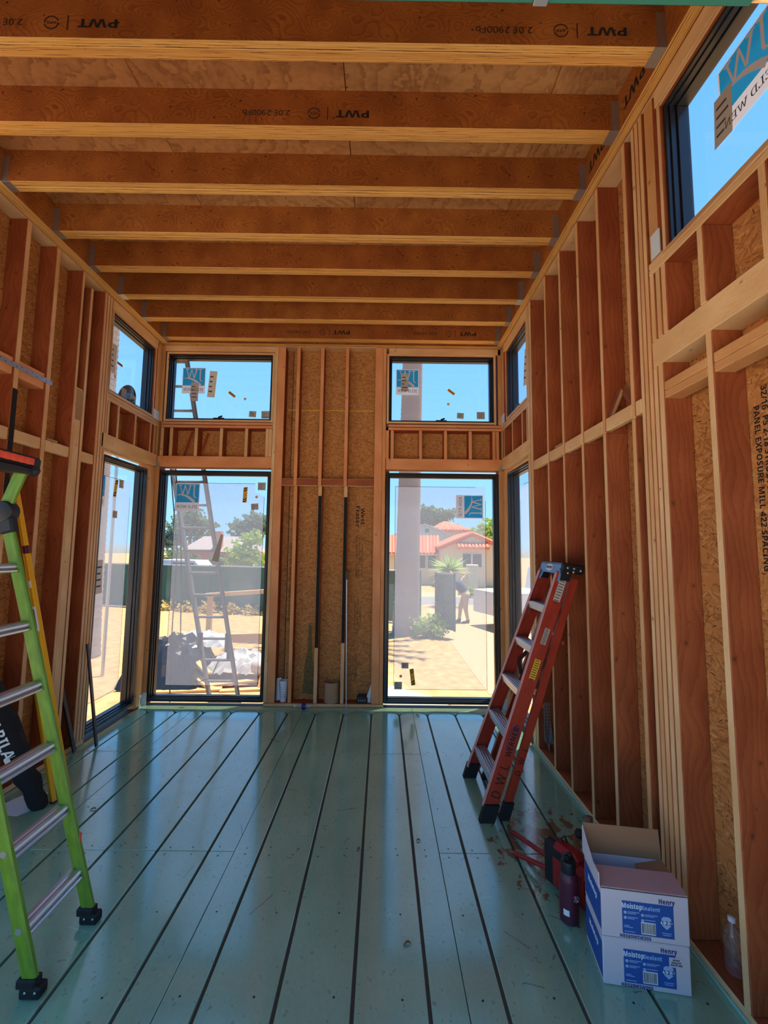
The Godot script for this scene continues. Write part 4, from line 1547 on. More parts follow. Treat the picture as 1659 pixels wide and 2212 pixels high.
# ---------------------------------------------------------------- cartons
func carton_front(o: Node3D, w: Node3D, o0: Vector3, x: Vector3, y: Vector3, wd: float, ht: float, n: Vector3, patch: bool) -> void:
	var box := func(a0: float, b0: float, a1: float, b1: float) -> PackedVector2Array:
		return PackedVector2Array([Vector2(a0 * wd, b0 * ht), Vector2(a1 * wd, b0 * ht), Vector2(a1 * wd, b1 * ht), Vector2(a0 * wd, b1 * ht)])
	var bs := Basis(x, y, n)
	var m := M.new()
	prism(m, o0 + n * 0.0004, bs, box.call(0.24, 0.12, 0.83, 0.80), 0.0004)
	var f := part(w, "print_field", m, mats.carton_blue)
	var at := func(a: float, b: float) -> Vector3: return o0 + x * (a * wd) + y * (b * ht) + n * 0.0012
	text(f, "Moistop", at.call(0.355, 0.70), x, y, 0.105 * ht, mats.white, "Droid Sans", 0.78, "lettering", true)
	text(f, "Sealant", at.call(0.575, 0.69), x, y, 0.085 * ht, mats.carton_pale, "Droid Sans", 0.92, "lettering", true)
	text(f, "Henry", at.call(0.755, 0.87), x, y, 0.1 * ht, mats.navy, "Droid Sans", 0.85, "lettering", true)
	text(f, "HE020MSW203", at.call(0.385, 0.065), x, y, 0.07 * ht, mats.navy, "Droid Sans", 1.0, "lettering", true)
	m = M.new()
	for q in [[0.275, 0.56], [0.275, 0.45], [0.475, 0.54], [0.475, 0.43]]:
		m.poly(ring_pts(at.call(q[0], q[1]), x, y, 0.018 * wd, 12), n)
	for q in [[0.30, 0.57, 0.14], [0.30, 0.54, 0.10], [0.30, 0.46, 0.12], [0.30, 0.43, 0.08], [0.50, 0.55, 0.15], [0.50, 0.52, 0.11], [0.50, 0.44, 0.12], [0.26, 0.28, 0.06], [0.26, 0.25, 0.10], [0.26, 0.16, 0.12], [0.69, 0.22, 0.11], [0.70, 0.18, 0.09]]:
		prism(m, at.call(q[0], q[1]), bs, box.call(0, 0, q[2], 0.014), 0.0002)
	part(f, "small_print", m, mats.carton_pale, "", true)
	m = M.new()
	prism(m, at.call(0.455, 0.15), bs, box.call(0, 0, 0.165, 0.25), 0.0002)
	var bc := part(f, "barcode_field", m, mats.white)
	m = M.new()
	var bxx := 0.008
	while bxx < 0.155:
		var ww := rng.randf_range(0.003, 0.008)
		prism(m, at.call(0.455 + bxx, 0.17) + n * 0.0004, bs, box.call(0, 0, ww, 0.21), 0.0002)
		bxx += ww + rng.randf_range(0.003, 0.007)
	part(bc, "barcode", m, mats.ink_dark)
	m = M.new()
	var sh := PackedVector2Array()
	for q in [[-0.055, 0.20], [-0.03, 0.235], [0.03, 0.235], [0.055, 0.20], [0.05, 0.05], [0.0, -0.03], [-0.05, 0.05]]:
		sh.append(Vector2(q[0] * wd, q[1] * ht))
	prism(m, at.call(0.745, 0.33), bs, sh, 0.0002)
	var s := part(f, "shield_mark", m, mats.carton_pale)
	m = M.new()
	for q in [0.70, 0.745, 0.79]:
		m.poly(ring_pts(at.call(q, 0.44) + n * 0.0006, x, y, 0.021 * wd, 12), n)
	part(s, "number_disc", m, mats.white)
	for q in [["1", 0.70], ["2", 0.745], ["3", 0.79]]:
		text(s, q[0], at.call(q[1], 0.44) + n * 0.0012, x, y, 0.075 * ht, mats.navy, "Droid Sans", 1.0, "lettering", true)
	if patch:
		m = M.new()
		prism(m, at.call(0.755, 0.56) + n * 0.0006, bs, box.call(0, 0, 0.15, 0.2), 0.0003)
		var p := part(w, "pasted_label", m, mats.carton_white)
		for q in 3:
			text(p, ["MOIST", "SEALANT", "WHITE 203"][q], at.call(0.835, 0.71 - 0.05 * q) + n * 0.0014, x, y, 0.035 * ht, mats.ink_dark, "Droid Sans", 1.0, "lettering", true)

func build_boxes() -> void:
	mk("carton_white", rgb(206, 196, 200), 0.8)
	mk("carton_pink", rgb(190, 152, 146), 0.85)
	mk("carton_blue", rgb(28, 82, 160), 0.6)
	mk("carton_pale", rgb(160, 186, 220), 0.7)
	mk("carton_brown", rgb(150, 112, 80), 0.9)
	# plan of the cartons: front left, front right, back left
	var a := P(3.925, 0, 6.32)
	var b := P(5.02, 0, 6.15)
	var dp := (P(4.04, 0, 7.04) - a)
	var x := (b - a).normalized()
	var nrm := x.cross(Vector3.UP).normalized()
	if nrm.z < 0:
		nrm = -nrm
	var wd := a.distance_to(b)
	var d := dp.length()
	var back := -nrm
	for k in 2:
		var y0 := 0.615 * k * FT
		var ht := 0.612 * FT
		var o := thing("cardboard_box", a + x * wd / 2 + Vector3(0, y0, 0), "closed white sealant carton under the open one" if k == 0 else "open topped white sealant carton stacked on the other carton", "box", "sealant cartons")
		var m := M.new()
		var th := 0.005
		var pos := a + Vector3(0, y0, 0)
		var bs := Basis(x, Vector3.UP, nrm)
		if k == 0:
			bx(m, pos + x * wd / 2 + back * d / 2 + Vector3(0, ht / 2, 0), Vector3(wd / 2, ht / 2 - 0.001, d / 2), 0.004, 1, bs)
		else:
			for q in [0.0, 1.0]:
				bx(m, pos + x * wd / 2 + back * (th / 2 + (d - th) * q) + Vector3(0, ht / 2 + 0.001, 0), Vector3(wd / 2, ht / 2 - 0.001, th / 2), 0.001, 1, bs)
				bx(m, pos + x * (th / 2 + (wd - th) * q) + back * d / 2 + Vector3(0, ht / 2 + 0.001, 0), Vector3(th / 2, ht / 2 - 0.001, d / 2 - th), 0.001, 1, bs)
			bx(m, pos + x * wd / 2 + back * d / 2 + Vector3(0, 0.006, 0), Vector3(wd / 2 - th, 0.004, d / 2 - th), 0.0, 1, bs)
		var body := part(o, "body", m, mats.carton_white)
		carton_front(o, body, pos, x, Vector3.UP, wd, ht, nrm, k == 0)
		# the side towards the room carries a wide blue field
		var sn := -x
		m = M.new()
		prism(m, pos + sn * 0.0006, Basis(back, Vector3.UP, sn), PackedVector2Array([Vector2(0.03 * d, 0.1 * ht), Vector2(0.97 * d, 0.1 * ht), Vector2(0.97 * d, 0.86 * ht), Vector2(0.03 * d, 0.86 * ht)]), 0.0004)
		var sf := part(body, "side_field", m, mats.carton_blue)
		text(sf, "Moistop", pos + sn * 0.0014 + back * d * 0.5 + Vector3(0, ht * 0.62, 0), nrm, Vector3.UP, 0.13 * ht, mats.white, "Droid Sans", 0.9, "lettering", true)
		if k == 1:
			# flaps: rear one standing, left one standing and bent, front one folded over the opening, right one half down
			var ty := pos + Vector3(0, ht, 0)
			m = M.new()
			var fl := Basis(x, 0.12)
			bx(m, ty + x * wd / 2 + back * (d + 0.008) + Vector3(0, 0.060, 0), Vector3(wd / 2, 0.062, 0.0022), 0.001, 1, bs * Basis(Vector3.RIGHT, -0.16))
			part(o, "rear_flap", m, mats.carton_brown)
			m = M.new()
			prism(m, ty + sn * 0.004, Basis(back, Vector3.UP, sn), PackedVector2Array([Vector2(0.0, 0.0), Vector2(d, 0.0), Vector2(d * 1.0, 0.118), Vector2(d * 0.72, 0.085), Vector2(d * 0.35, 0.055), Vector2(0.005, 0.058)]), 0.004)
			part(o, "left_flap", m, mats.carton_white)
			m = M.new()
			bx(m, ty + x * wd / 2 + back * d * 0.27 + Vector3(0, 0.010, 0), Vector3(wd / 2, 0.0022, d * 0.27), 0.001, 1, bs * Basis(Vector3.RIGHT, 0.06))
			part(o, "front_flap", m, mats.carton_pink)
			m = M.new()
			bx(m, ty + x * (wd - 0.06) + back * d * 0.72 + Vector3(0, -0.012, 0), Vector3(0.06, 0.0022, d * 0.26), 0.001, 1, bs * Basis(Vector3.BACK, 0.25))
			part(o, "right_flap", m, mats.carton_brown)

# ---------------------------------------------------------------- small things
func build_small_things() -> void:
	# maroon bottle
	mk("maroon", rgb(82, 26, 44), 0.4)
	mk("tool_red", rgb(150, 26, 26), 0.45)
	mk("dark_wood", rgb(120, 76, 60), 0.6)
	var bp := P(3.90, 0, 7.33)
	var o := thing("water_bottle", bp, "maroon metal water bottle with black lid beside the cartons", "bottle")
	var m := M.new()
	lathe(m, bp, [Vector2(0, 0.001), Vector2(0.040, 0.001), Vector2(0.0445, 0.006), Vector2(0.0445, 0.185), Vector2(0.042, 0.205), Vector2(0.034, 0.222), Vector2(0.03, 0.226), Vector2(0, 0.226)], 28)
	var body := part(o, "body", m, mats.maroon)
	m = M.new()
	lathe(m, bp + Vector3(0, 0.224, 0), [Vector2(0.033, 0), Vector2(0.035, 0.004), Vector2(0.035, 0.045), Vector2(0.031, 0.055), Vector2(0, 0.057)], 24)
	bx(m, bp + Vector3(-0.012, 0.288, 0.0), Vector3(0.016, 0.012, 0.012), 0.004, 1)
	tube(m, [bp + Vector3(-0.03, 0.262, 0), bp + Vector3(-0.022, 0.302, 0.0), bp + Vector3(0.012, 0.308, 0), bp + Vector3(0.032, 0.27, 0)], 0.005, 8)
	part(o, "lid", m, mats.black_plastic)
	m = M.new()
	for a in 7:
		var w0 := PI * 0.62 + 0.09 * a
		var w1 := w0 + 0.09
		m.poly([bp + Vector3(cos(w0) * 0.0452, 0.045, sin(w0) * 0.0452), bp + Vector3(cos(w1) * 0.0452, 0.045, sin(w1) * 0.0452), bp + Vector3(cos(w1) * 0.0452, 0.072, sin(w1) * 0.0452), bp + Vector3(cos(w0) * 0.0452, 0.072, sin(w0) * 0.0452)], Vector3(cos(w0), 0, sin(w0)))
	part(body, "white_sticker", m, mats.white)
	m = M.new()
	var mc := bp + Vector3(0.016, 0.125, 0.0425)
	for a in 16:
		if a % 4 != 3:
			var p0 := mc + Vector3(cos(TAU * a / 16) * 0.013, sin(TAU * a / 16) * 0.013, 0)
			var p1 := mc + Vector3(cos(TAU * (a + 1) / 16) * 0.013, sin(TAU * (a + 1) / 16) * 0.013, 0)
			bar(m, p0, p1, 0.002, 0.003, Vector3.UP if absf(p1.x - p0.x) > absf(p1.y - p0.y) else Vector3.RIGHT, 0.0)
	bar(m, mc + Vector3(-0.006, -0.008, 0), mc + Vector3(0.0, 0.008, 0), 0.0025, 0.003, Vector3.RIGHT, 0.0)
	bar(m, mc + Vector3(0.006, -0.008, 0), mc + Vector3(0.0, 0.008, 0), 0.0025, 0.003, Vector3.RIGHT, 0.0)
	part(body, "round_mark", m, mats.paper_grey)
	# red caulking tool behind the cartons
	var tp := P(4.18, 0, 7.75)
	o = thing("red_power_tool", tp, "red and black power tool lying behind the cartons", "power tool")
	m = M.new()
	var tb := Basis(Vector3.UP, 0.5)
	bx(m, tp + Vector3(0.0, 0.10, 0), Vector3(0.055, 0.10, 0.12), 0.03, 1, tb)
	bx(m, tp + Vector3(-0.02, 0.19, -0.02), Vector3(0.045, 0.05, 0.08), 0.022, 1, tb)
	part(o, "housing", m, mats.tool_red)
	m = M.new()
	bx(m, tp + Vector3(-0.05, 0.12, -0.04), Vector3(0.03, 0.11, 0.10), 0.02, 1, tb)
	tube(m, [tp + Vector3(-0.03, 0.235, -0.05), tp + Vector3(-0.045, 0.262, -0.05), tp + Vector3(-0.025, 0.272, -0.05), tp + Vector3(-0.012, 0.24, -0.05)], 0.005, 8)
	lathe(m, tp + Vector3(0.06, 0.26, -0.06), [Vector2(0, 0), Vector2(0.02, 0.004), Vector2(0.026, 0.02), Vector2(0.02, 0.035), Vector2(0, 0.04)], 14)
	part(o, "grip", m, mats.black_rubber)
	m = M.new()
	var c0 := tp + Vector3(0.02, 0.15, 0.125)
	bar(m, c0 + Vector3(-0.03, 0.03, 0), c0 + Vector3(0.035, -0.04, 0.0), 0.014, 0.012, Vector3.RIGHT)
	bar(m, c0 + Vector3(-0.03, 0.03, 0), c0 + Vector3(-0.035, -0.03, 0.0), 0.012, 0.012, Vector3.RIGHT)
	bar(m, c0 + Vector3(-0.035, -0.03, 0), c0 + Vector3(0.03, -0.07, 0.0), 0.012, 0.012, Vector3.RIGHT)
	part(o, "trigger_guard", m, mats.tool_red)
	# bolt cutter handles reaching out over the floor
	o = thing("loppers", P(3.9, 0, 8.6), "long handled cutter with two red handles lying on floor", "hand tool")
	for q in [[P(4.12, 0.30, 8.05), P(3.86, 0.24, 8.55), P(3.62, 0.05, 9.35)], [P(4.02, 0.26, 7.95), P(3.74, 0.20, 8.25), P(3.46, 0.05, 8.75)]]:
		m = M.new()
		tube(m, q, [0.010, 0.013, 0.014], 10)
		part(o, "handle", m, mats.tool_red)
	m = M.new()
	bar(m, P(4.08, 0.29, 8.0), P(4.32, 0.36, 7.75), 0.05, 0.02, Vector3.UP)
	part(o, "jaw", m, mats.black_plastic)
	o = thing("hammer", P(4.72, 0, 8.3), "brown wooden tool handle standing behind the open carton", "hand tool")
	m = M.new()
	tube(m, [P(4.66, 0.10, 8.2), P(4.68, 0.55, 8.22), P(4.71, 1.02, 8.26)], [0.013, 0.016, 0.018], 12)
	part(o, "handle", m, mats.dark_wood)
	m = M.new()
	bar(m, P(4.55, 0.08, 8.2), P(4.86, 0.08, 8.2), 0.035, 0.035, Vector3.UP, 0.006)
	part(o, "head", m, mats.black_plastic)
	# clear bottle on the bottom plate by the near right stud
	o = thing("plastic_bottle", P(5.80, 0.135, 6.35), "clear plastic bottle standing between the right wall studs", "bottle")
	m = M.new()
	var qp := P(5.76, 0.135, 6.35)
	lathe(m, qp, [Vector2(0, 0), Vector2(0.030, 0), Vector2(0.034, 0.008), Vector2(0.034, 0.06), Vector2(0.031, 0.065), Vector2(0.034, 0.07), Vector2(0.034, 0.135), Vector2(0.028, 0.165), Vector2(0.014, 0.19), Vector2(0.013, 0.205)], 20)
	part(o, "body", m, mats.clear_plastic)
	m = M.new()
	lathe(m, qp + Vector3(0, 0.2, 0), [Vector2(0.015, 0), Vector2(0.015, 0.016), Vector2(0, 0.017)], 14)
	part(o, "cap", m, mats.white)
	# small bottle lying along the back plate
	o = thing("plastic_bottle", P(-2.0, 0, 16.12), "small clear bottle with blue label lying by back plate", "bottle")
	var lb := Basis(Vector3.DOWN, Vector3.RIGHT, Vector3.BACK)
	var lp := P(-2.32, 0.105, 16.16)
	m = M.new()
	lathe(m, lp, [Vector2(0.011, 0.0), Vector2(0.013, 0.012), Vector2(0.026, 0.05), Vector2(0.030, 0.07), Vector2(0.030, 0.175), Vector2(0.026, 0.19), Vector2(0, 0.192)], 18, lb)
	part(o, "body", m, mats.clear_plastic)
	m = M.new()
	lathe(m, lp, [Vector2(0.0305, 0.075), Vector2(0.0308, 0.08), Vector2(0.0308, 0.112), Vector2(0.0305, 0.115)], 18, lb)
	part(o, "label_band", m, mats.navy)
	m = M.new()
	lathe(m, lp, [Vector2(0, -0.014), Vector2(0.014, -0.012), Vector2(0.014, 0.002), Vector2(0.011, 0.004)], 14, lb)
	part(o, "cap", m, mats.white)
	# things standing in the bays of the back wall
	o = thing("paper_cup", P(-2.88, 0.13, 16.55), "tall white printed cup standing in the leftmost back bay", "cup")
	m = M.new()
	lathe(m, P(-2.86, 0.135, 16.56), [Vector2(0, 0), Vector2(0.036, 0), Vector2(0.052, 0.235), Vector2(0.049, 0.235), Vector2(0.034, 0.006), Vector2(0, 0.006)], 20)
	body = part(o, "body", m, mats.white)
	m = M.new()
	for k in 7:
		var yy := 0.16 + k * 0.026
		var rr := 0.036 + 0.016 * (yy - 0.135) / 0.235 * 1.0 + 0.0045
		for a in [0.9, 1.5, 2.2]:
			var c := P(-2.86, 0.135, 16.56) + Vector3(cos(a + k * 0.3) * rr, yy - 0.10, sin(a + k * 0.3) * rr)
			bx(m, c, Vector3(0.007, 0.002, 0.001), 0.0, 1, Basis(Vector3.UP, PI / 2 - a - k * 0.3))
	part(body, "print", m, mats.ink_dark, "", true)
	o = thing("metal_plate", P(-3.08, 0.13, 16.6), "thin grey metal plate leaning behind the white cup", "metal plate")
	m = M.new()
	bar(m, P(-3.0, 0.16, 16.6), P(-3.12, 0.95, 16.66), 0.09, 0.003, Vector3.RIGHT, 0.0)
	part(o, "plate", m, mats.galvanized)
	o = thing("paper_sleeve", P(-1.03, 0.13, 16.56), "beige round paper sleeve standing between two back studs", "paper roll")
	m = M.new()
	mk("kraft", rgb(176, 136, 100), 0.9)
	lathe(m, P(-1.03, 0.135, 16.57), [Vector2(0.078, 0), Vector2(0.088, 0.005), Vector2(0.086, 0.225), Vector2(0.082, 0.228), Vector2(0.081, 0.01)], 26)
	part(o, "sleeve", m, mats.kraft)
	o = thing("battery_pack", P(0.14, 0.13, 16.52), "black tool battery lying in the right back bay", "battery")
	m = M.new()
	bx(m, P(0.12, 0.26, 16.53), Vector3(0.057, 0.038, 0.04), 0.008, 1)
	bx(m, P(0.12, 0.39, 16.53), Vector3(0.045, 0.008, 0.03), 0.004, 1)
	part(o, "case", m, mats.black_plastic)
	m = M.new()
	for k in 4:
		bx(m, P(0.0 + 0.08 * k, 0.24, 16.396), Vector3(0.005, 0.005, 0.001), 0.0, 1)
	part(o, "gauge_light", m, mats.paper_grey)
	o = thing("plastic_wedge", P(0.40, 0.13, 16.5), "pale triangular offcut leaning beside the black battery", "offcut")
	m = M.new()
	prism(m, P(0.455, 0.34, 16.5), Basis.IDENTITY, PackedVector2Array([Vector2(-0.05, 0), Vector2(0.0, 0), Vector2(0.002, 0.15)]), 0.012)
	fb(m, 0.33, 0.45, 0.135, 0.34, 16.49, 16.52, 0.002)
	part(o, "wedge", m, mats.white)
	o = thing("metal_rod", P(-0.45, 0, 16.29), "thin grey steel rod leaning upright on a back stud", "rod")
	m = M.new()
	tube(m, [P(-0.45, 0.01, 16.25), P(-0.525, 4.75, 16.32)], 0.0085, 8)
	part(o, "rod", m, mats.galvanized)
	m = M.new()
	bx(m, P(-0.53, 4.9, 16.325), Vector3(0.014, 0.05, 0.012), 0.003, 1)
	part(o, "rod_end", m, mats.black_plastic)
	# level and its bag
	mk("level_yellow", rgb(232, 168, 20), 0.4)
	o = thing("spirit_level", P(-6.87, 0, 10.95), "long yellow spirit level with red hand hole behind green ladder", "level")
	var la := P(-6.87, 0.02, 10.95)
	var le := P(-8.02, 7.45, 10.05)
	m = M.new()
	bar(m, la, la.lerp(le, 0.765), 0.19 * FT, 0.10 * FT, Vector3(0.9, 0, 0.5).normalized(), 0.003)
	for q in [-0.045, 0.045]:
		bar(m, la + Vector3(q * FT, 0, 0.055 * FT), la.lerp(le, 0.765) + Vector3(q * FT, 0, 0.055 * FT), 0.02 * FT, 0.012 * FT, Vector3(0.9, 0, 0.5).normalized(), 0.001)
	body = part(o, "body", m, mats.level_yellow)
	m = M.new()
	bar(m, la.lerp(le, 0.79), le, 0.17 * FT, 0.09 * FT, Vector3(0.9, 0, 0.5).normalized(), 0.003)
	part(o, "sliding_section", m, mats.level_yellow)
	m = M.new()
	bar(m, la.lerp(le, 0.765), la.lerp(le, 0.79), 0.15 * FT, 0.075 * FT, Vector3(0.9, 0, 0.5).normalized(), 0.003)
	part(o, "inner_tube", m, mats.maroon)
	m = M.new()
	bar(m, la.lerp(le, 0.515) + Vector3(0, 0, 0.058 * FT), la.lerp(le, 0.595) + Vector3(0, 0, 0.058 * FT), 0.15 * FT, 0.012, Vector3(0.9, 0, 0.5).normalized(), 0.012)
	var hh := part(body, "hand_hole_rim", m, mats.label_white)
	m = M.new()
	bar(m, la.lerp(le, 0.523) + Vector3(0, 0, 0.062 * FT), la.lerp(le, 0.587) + Vector3(0, 0, 0.062 * FT), 0.095 * FT, 0.014, Vector3(0.9, 0, 0.5).normalized(), 0.012)
	part(hh, "hand_hole", m, mats.maroon)
	m = M.new()
	bar(m, la.lerp(le, 0.655) + Vector3(0, 0, 0.058 * FT), la.lerp(le, 0.677) + Vector3(0, 0, 0.058 * FT), 0.12 * FT, 0.01, Vector3(0.9, 0, 0.5).normalized(), 0.003)
	part(body, "vial_window", m, mats.label_white)
	o = thing("spirit_level", P(-6.68, 0, 10.3), "shorter yellow level standing beside the black level bag", "level")
	m = M.new()
	bar(m, P(-6.68, 0.01, 10.3), P(-8.0, 4.6, 10.6), 0.15 * FT, 0.09 * FT, Vector3(0.9, 0, 0.5).normalized(), 0.003)
	part(o, "body", m, mats.level_yellow)
	m = M.new()
	bar(m, P(-6.68, 0.005, 10.3), P(-6.69, 0.05, 10.3), 0.16 * FT, 0.1 * FT, Vector3(0.9, 0, 0.5).normalized(), 0.002)
	part(o, "end_cap", m, mats.maroon)
	o = thing("level_bag", P(-6.9, 0, 10.15), "black soft level bag with white lettering leaning on left wall", "bag")
	m = M.new()
	var ba := P(-6.86, 0.0, 10.16)
	var be := P(-8.15, 3.75, 9.35)
	var prof := []
	var path := []
	for k in 26:
		var t := k / 25.0
		path.append(ba.lerp(be, t) + Vector3(0.006 * sin(k * 2.1), 0.0, 0.008 * sin(k * 1.4)))
		var r := 0.052 + 0.034 * smoothstep(0.0, 0.5, t) + 0.004 * sin(k * 1.9)
		if k == 7:
			r -= 0.008
		prof.append(r * (0.9 if k < 1 else 1.0))
	tube(m, path, prof, 18)
	body = part(o, "body", m, mats.dark_bag)
	var bd := (ba - be).normalized()
	var bn := Vector3(0.35, 0.1, 0.93)
	bn = (bn - bd * bn.dot(bd)).normalized()
	var side := bn.cross(bd).normalized()
	var tc := ba.lerp(be, 0.50) + bn * 0.093
	text(body, "STABILA", tc, bd, side, 0.21 * FT, mats.white, "Droid Sans", 1.1, "lettering", true)
	m = M.new()
	var qc := ba.lerp(be, 0.325) + bn * 0.086
	for q in [[-0.03, -0.03, 0], [0.0, 0.0, 0]]:
		var pc: Vector3 = qc + bd * q[0] + side * q[1]
		prism(m, pc, Basis(bd, side, bn), PackedVector2Array([Vector2(0, 0), Vector2(0.027, 0), Vector2(0.027, 0.027), Vector2(0, 0.027)]), 0.001)
	for q in [[-0.034, -0.034, 0.064, 0.003], [-0.034, -0.034, 0.003, 0.064]]:
		prism(m, qc + bd * q[0] + side * q[1], Basis(bd, side, bn), PackedVector2Array([Vector2(0, 0), Vector2(q[2], 0), Vector2(q[2], q[3]), Vector2(0, q[3])]), 0.001)
	part(body, "check_mark", m, mats.white)
	m = M.new()
	tube(m, [P(-7.55, 2.25, 9.75), P(-7.62, 1.5, 9.85), P(-7.55, 0.95, 9.95), P(-7.2, 0.8, 10.05)], 0.012, 8)
	part(o, "carry_strap", m, mats.dark_bag)
	# bars
	o = thing("pry_bar", P(-7.56, 0, 13.05), "black steel bar leaning in front of the corner window", "bar")
	m = M.new()
	bar(m, P(-7.55, 0.01, 13.06), P(-7.97, 2.98, 12.98), 0.034, 0.014, Vector3.FORWARD, 0.003)
	part(o, "shaft", m, mats.black_frame)
	o = thing("pry_bar", P(-7.98, 0, 12.73), "short dark bar leaning inside the left wall stud bay", "bar")
	m = M.new()
	bar(m, P(-7.96, 0.01, 12.73), P(-8.28, 1.95, 12.45), 0.04, 0.016, Vector3.FORWARD, 0.003)
	part(o, "shaft", m, mats.black_frame)
	# offcuts lying on the blocking
	o = thing("wood_offcut", P(5.55, 8.71, 8.3), "two short sticks leaning together on the right blocking", "offcut")
	m = M.new()
	bar(m, P(5.56, 8.72, 8.60), P(5.56, 9.15, 8.17), 0.035, 0.024, Vector3.FORWARD)
	part(o, "stick", m, mats.weathered)
	m = M.new()
	bar(m, P(5.6, 9.16, 8.15), P(5.6, 8.73, 7.86), 0.05, 0.02, Vector3.FORWARD)
	part(o, "stick", m, mats.weathered)
	o = thing("wood_offcut", P(5.55, 8.71, 10.95), "flat pale shim lying on the right wall blocking", "offcut")
	m = M.new()
	fb(m, 5.49, 5.58, 8.705, 8.75, 10.87, 11.3, 0.003, 2)
	part(o, "shim", m, mats.weathered)
	o = thing("wood_offcut", P(-8.2, 8.69, 11.1), "flat pale shim lying on the left wall blocking", "offcut")
	m = M.new()
	fb(m, -8.2, -8.06, 8.69, 8.745, 10.97, 11.35, 0.01, 2)
	part(o, "shim", m, mats.weathered)
	# scraps on the floor
	o = thing("paper_scrap", P(-7.6, 0, 10.2), "torn white paper scrap on floor beside the left plate", "paper")
	m = M.new()
	var sc := PackedVector2Array([Vector2(-0.16, -0.09), Vector2(0.14, -0.12), Vector2(0.2, -0.02), Vector2(0.08, 0.04), Vector2(0.16, 0.16), Vector2(-0.02, 0.12), Vector2(-0.06, 0.02), Vector2(-0.2, 0.03)])
	prism(m, P(-7.55, 0.004, 10.2), Basis(Vector3.RIGHT, Vector3.FORWARD, Vector3.UP), sc, 0.002)
	part(o, "sheet", m, mats.white)
	var chips := [[1.26, 6.86, 0.12, 0.4, "curled brown wood shaving on floor near the camera"], [0.42, 8.85, 0.10, 1.1, "small brown shaving on the middle floor board"], [1.62, 9.12, 0.07, 0.1, "thin dark splinter beside the middle groove"], [-5.6, 10.05, 0.12, 0.3, "dark splinter lying on the left floor joint"], [2.15, 15.6, 0.14, -0.5, "pale bark curl near the right back window"], [4.7, 8.05, 0.08, 0.7, "tan wood flake at the dirty floor patch"]]
	for q in chips:
		o = thing("wood_shaving", P(q[0], 0, q[1]), q[4], "wood shaving", "shavings on the floor")
		m = M.new()
		var pts := []
		for a in 6:
			pts.append(P(q[0] + q[2] * (a / 5.0 - 0.5) * cos(q[3]), 0.014 + 0.02 * sin(a * PI / 5.0), q[1] + q[2] * (a / 5.0 - 0.5) * sin(q[3]) + 0.03 * sin(a * PI / 5.0)))
		tube(m, pts, [0.002, 0.004, 0.0045, 0.005, 0.004, 0.002], 6)
		part(o, "curl", m, mats.dark_wood)

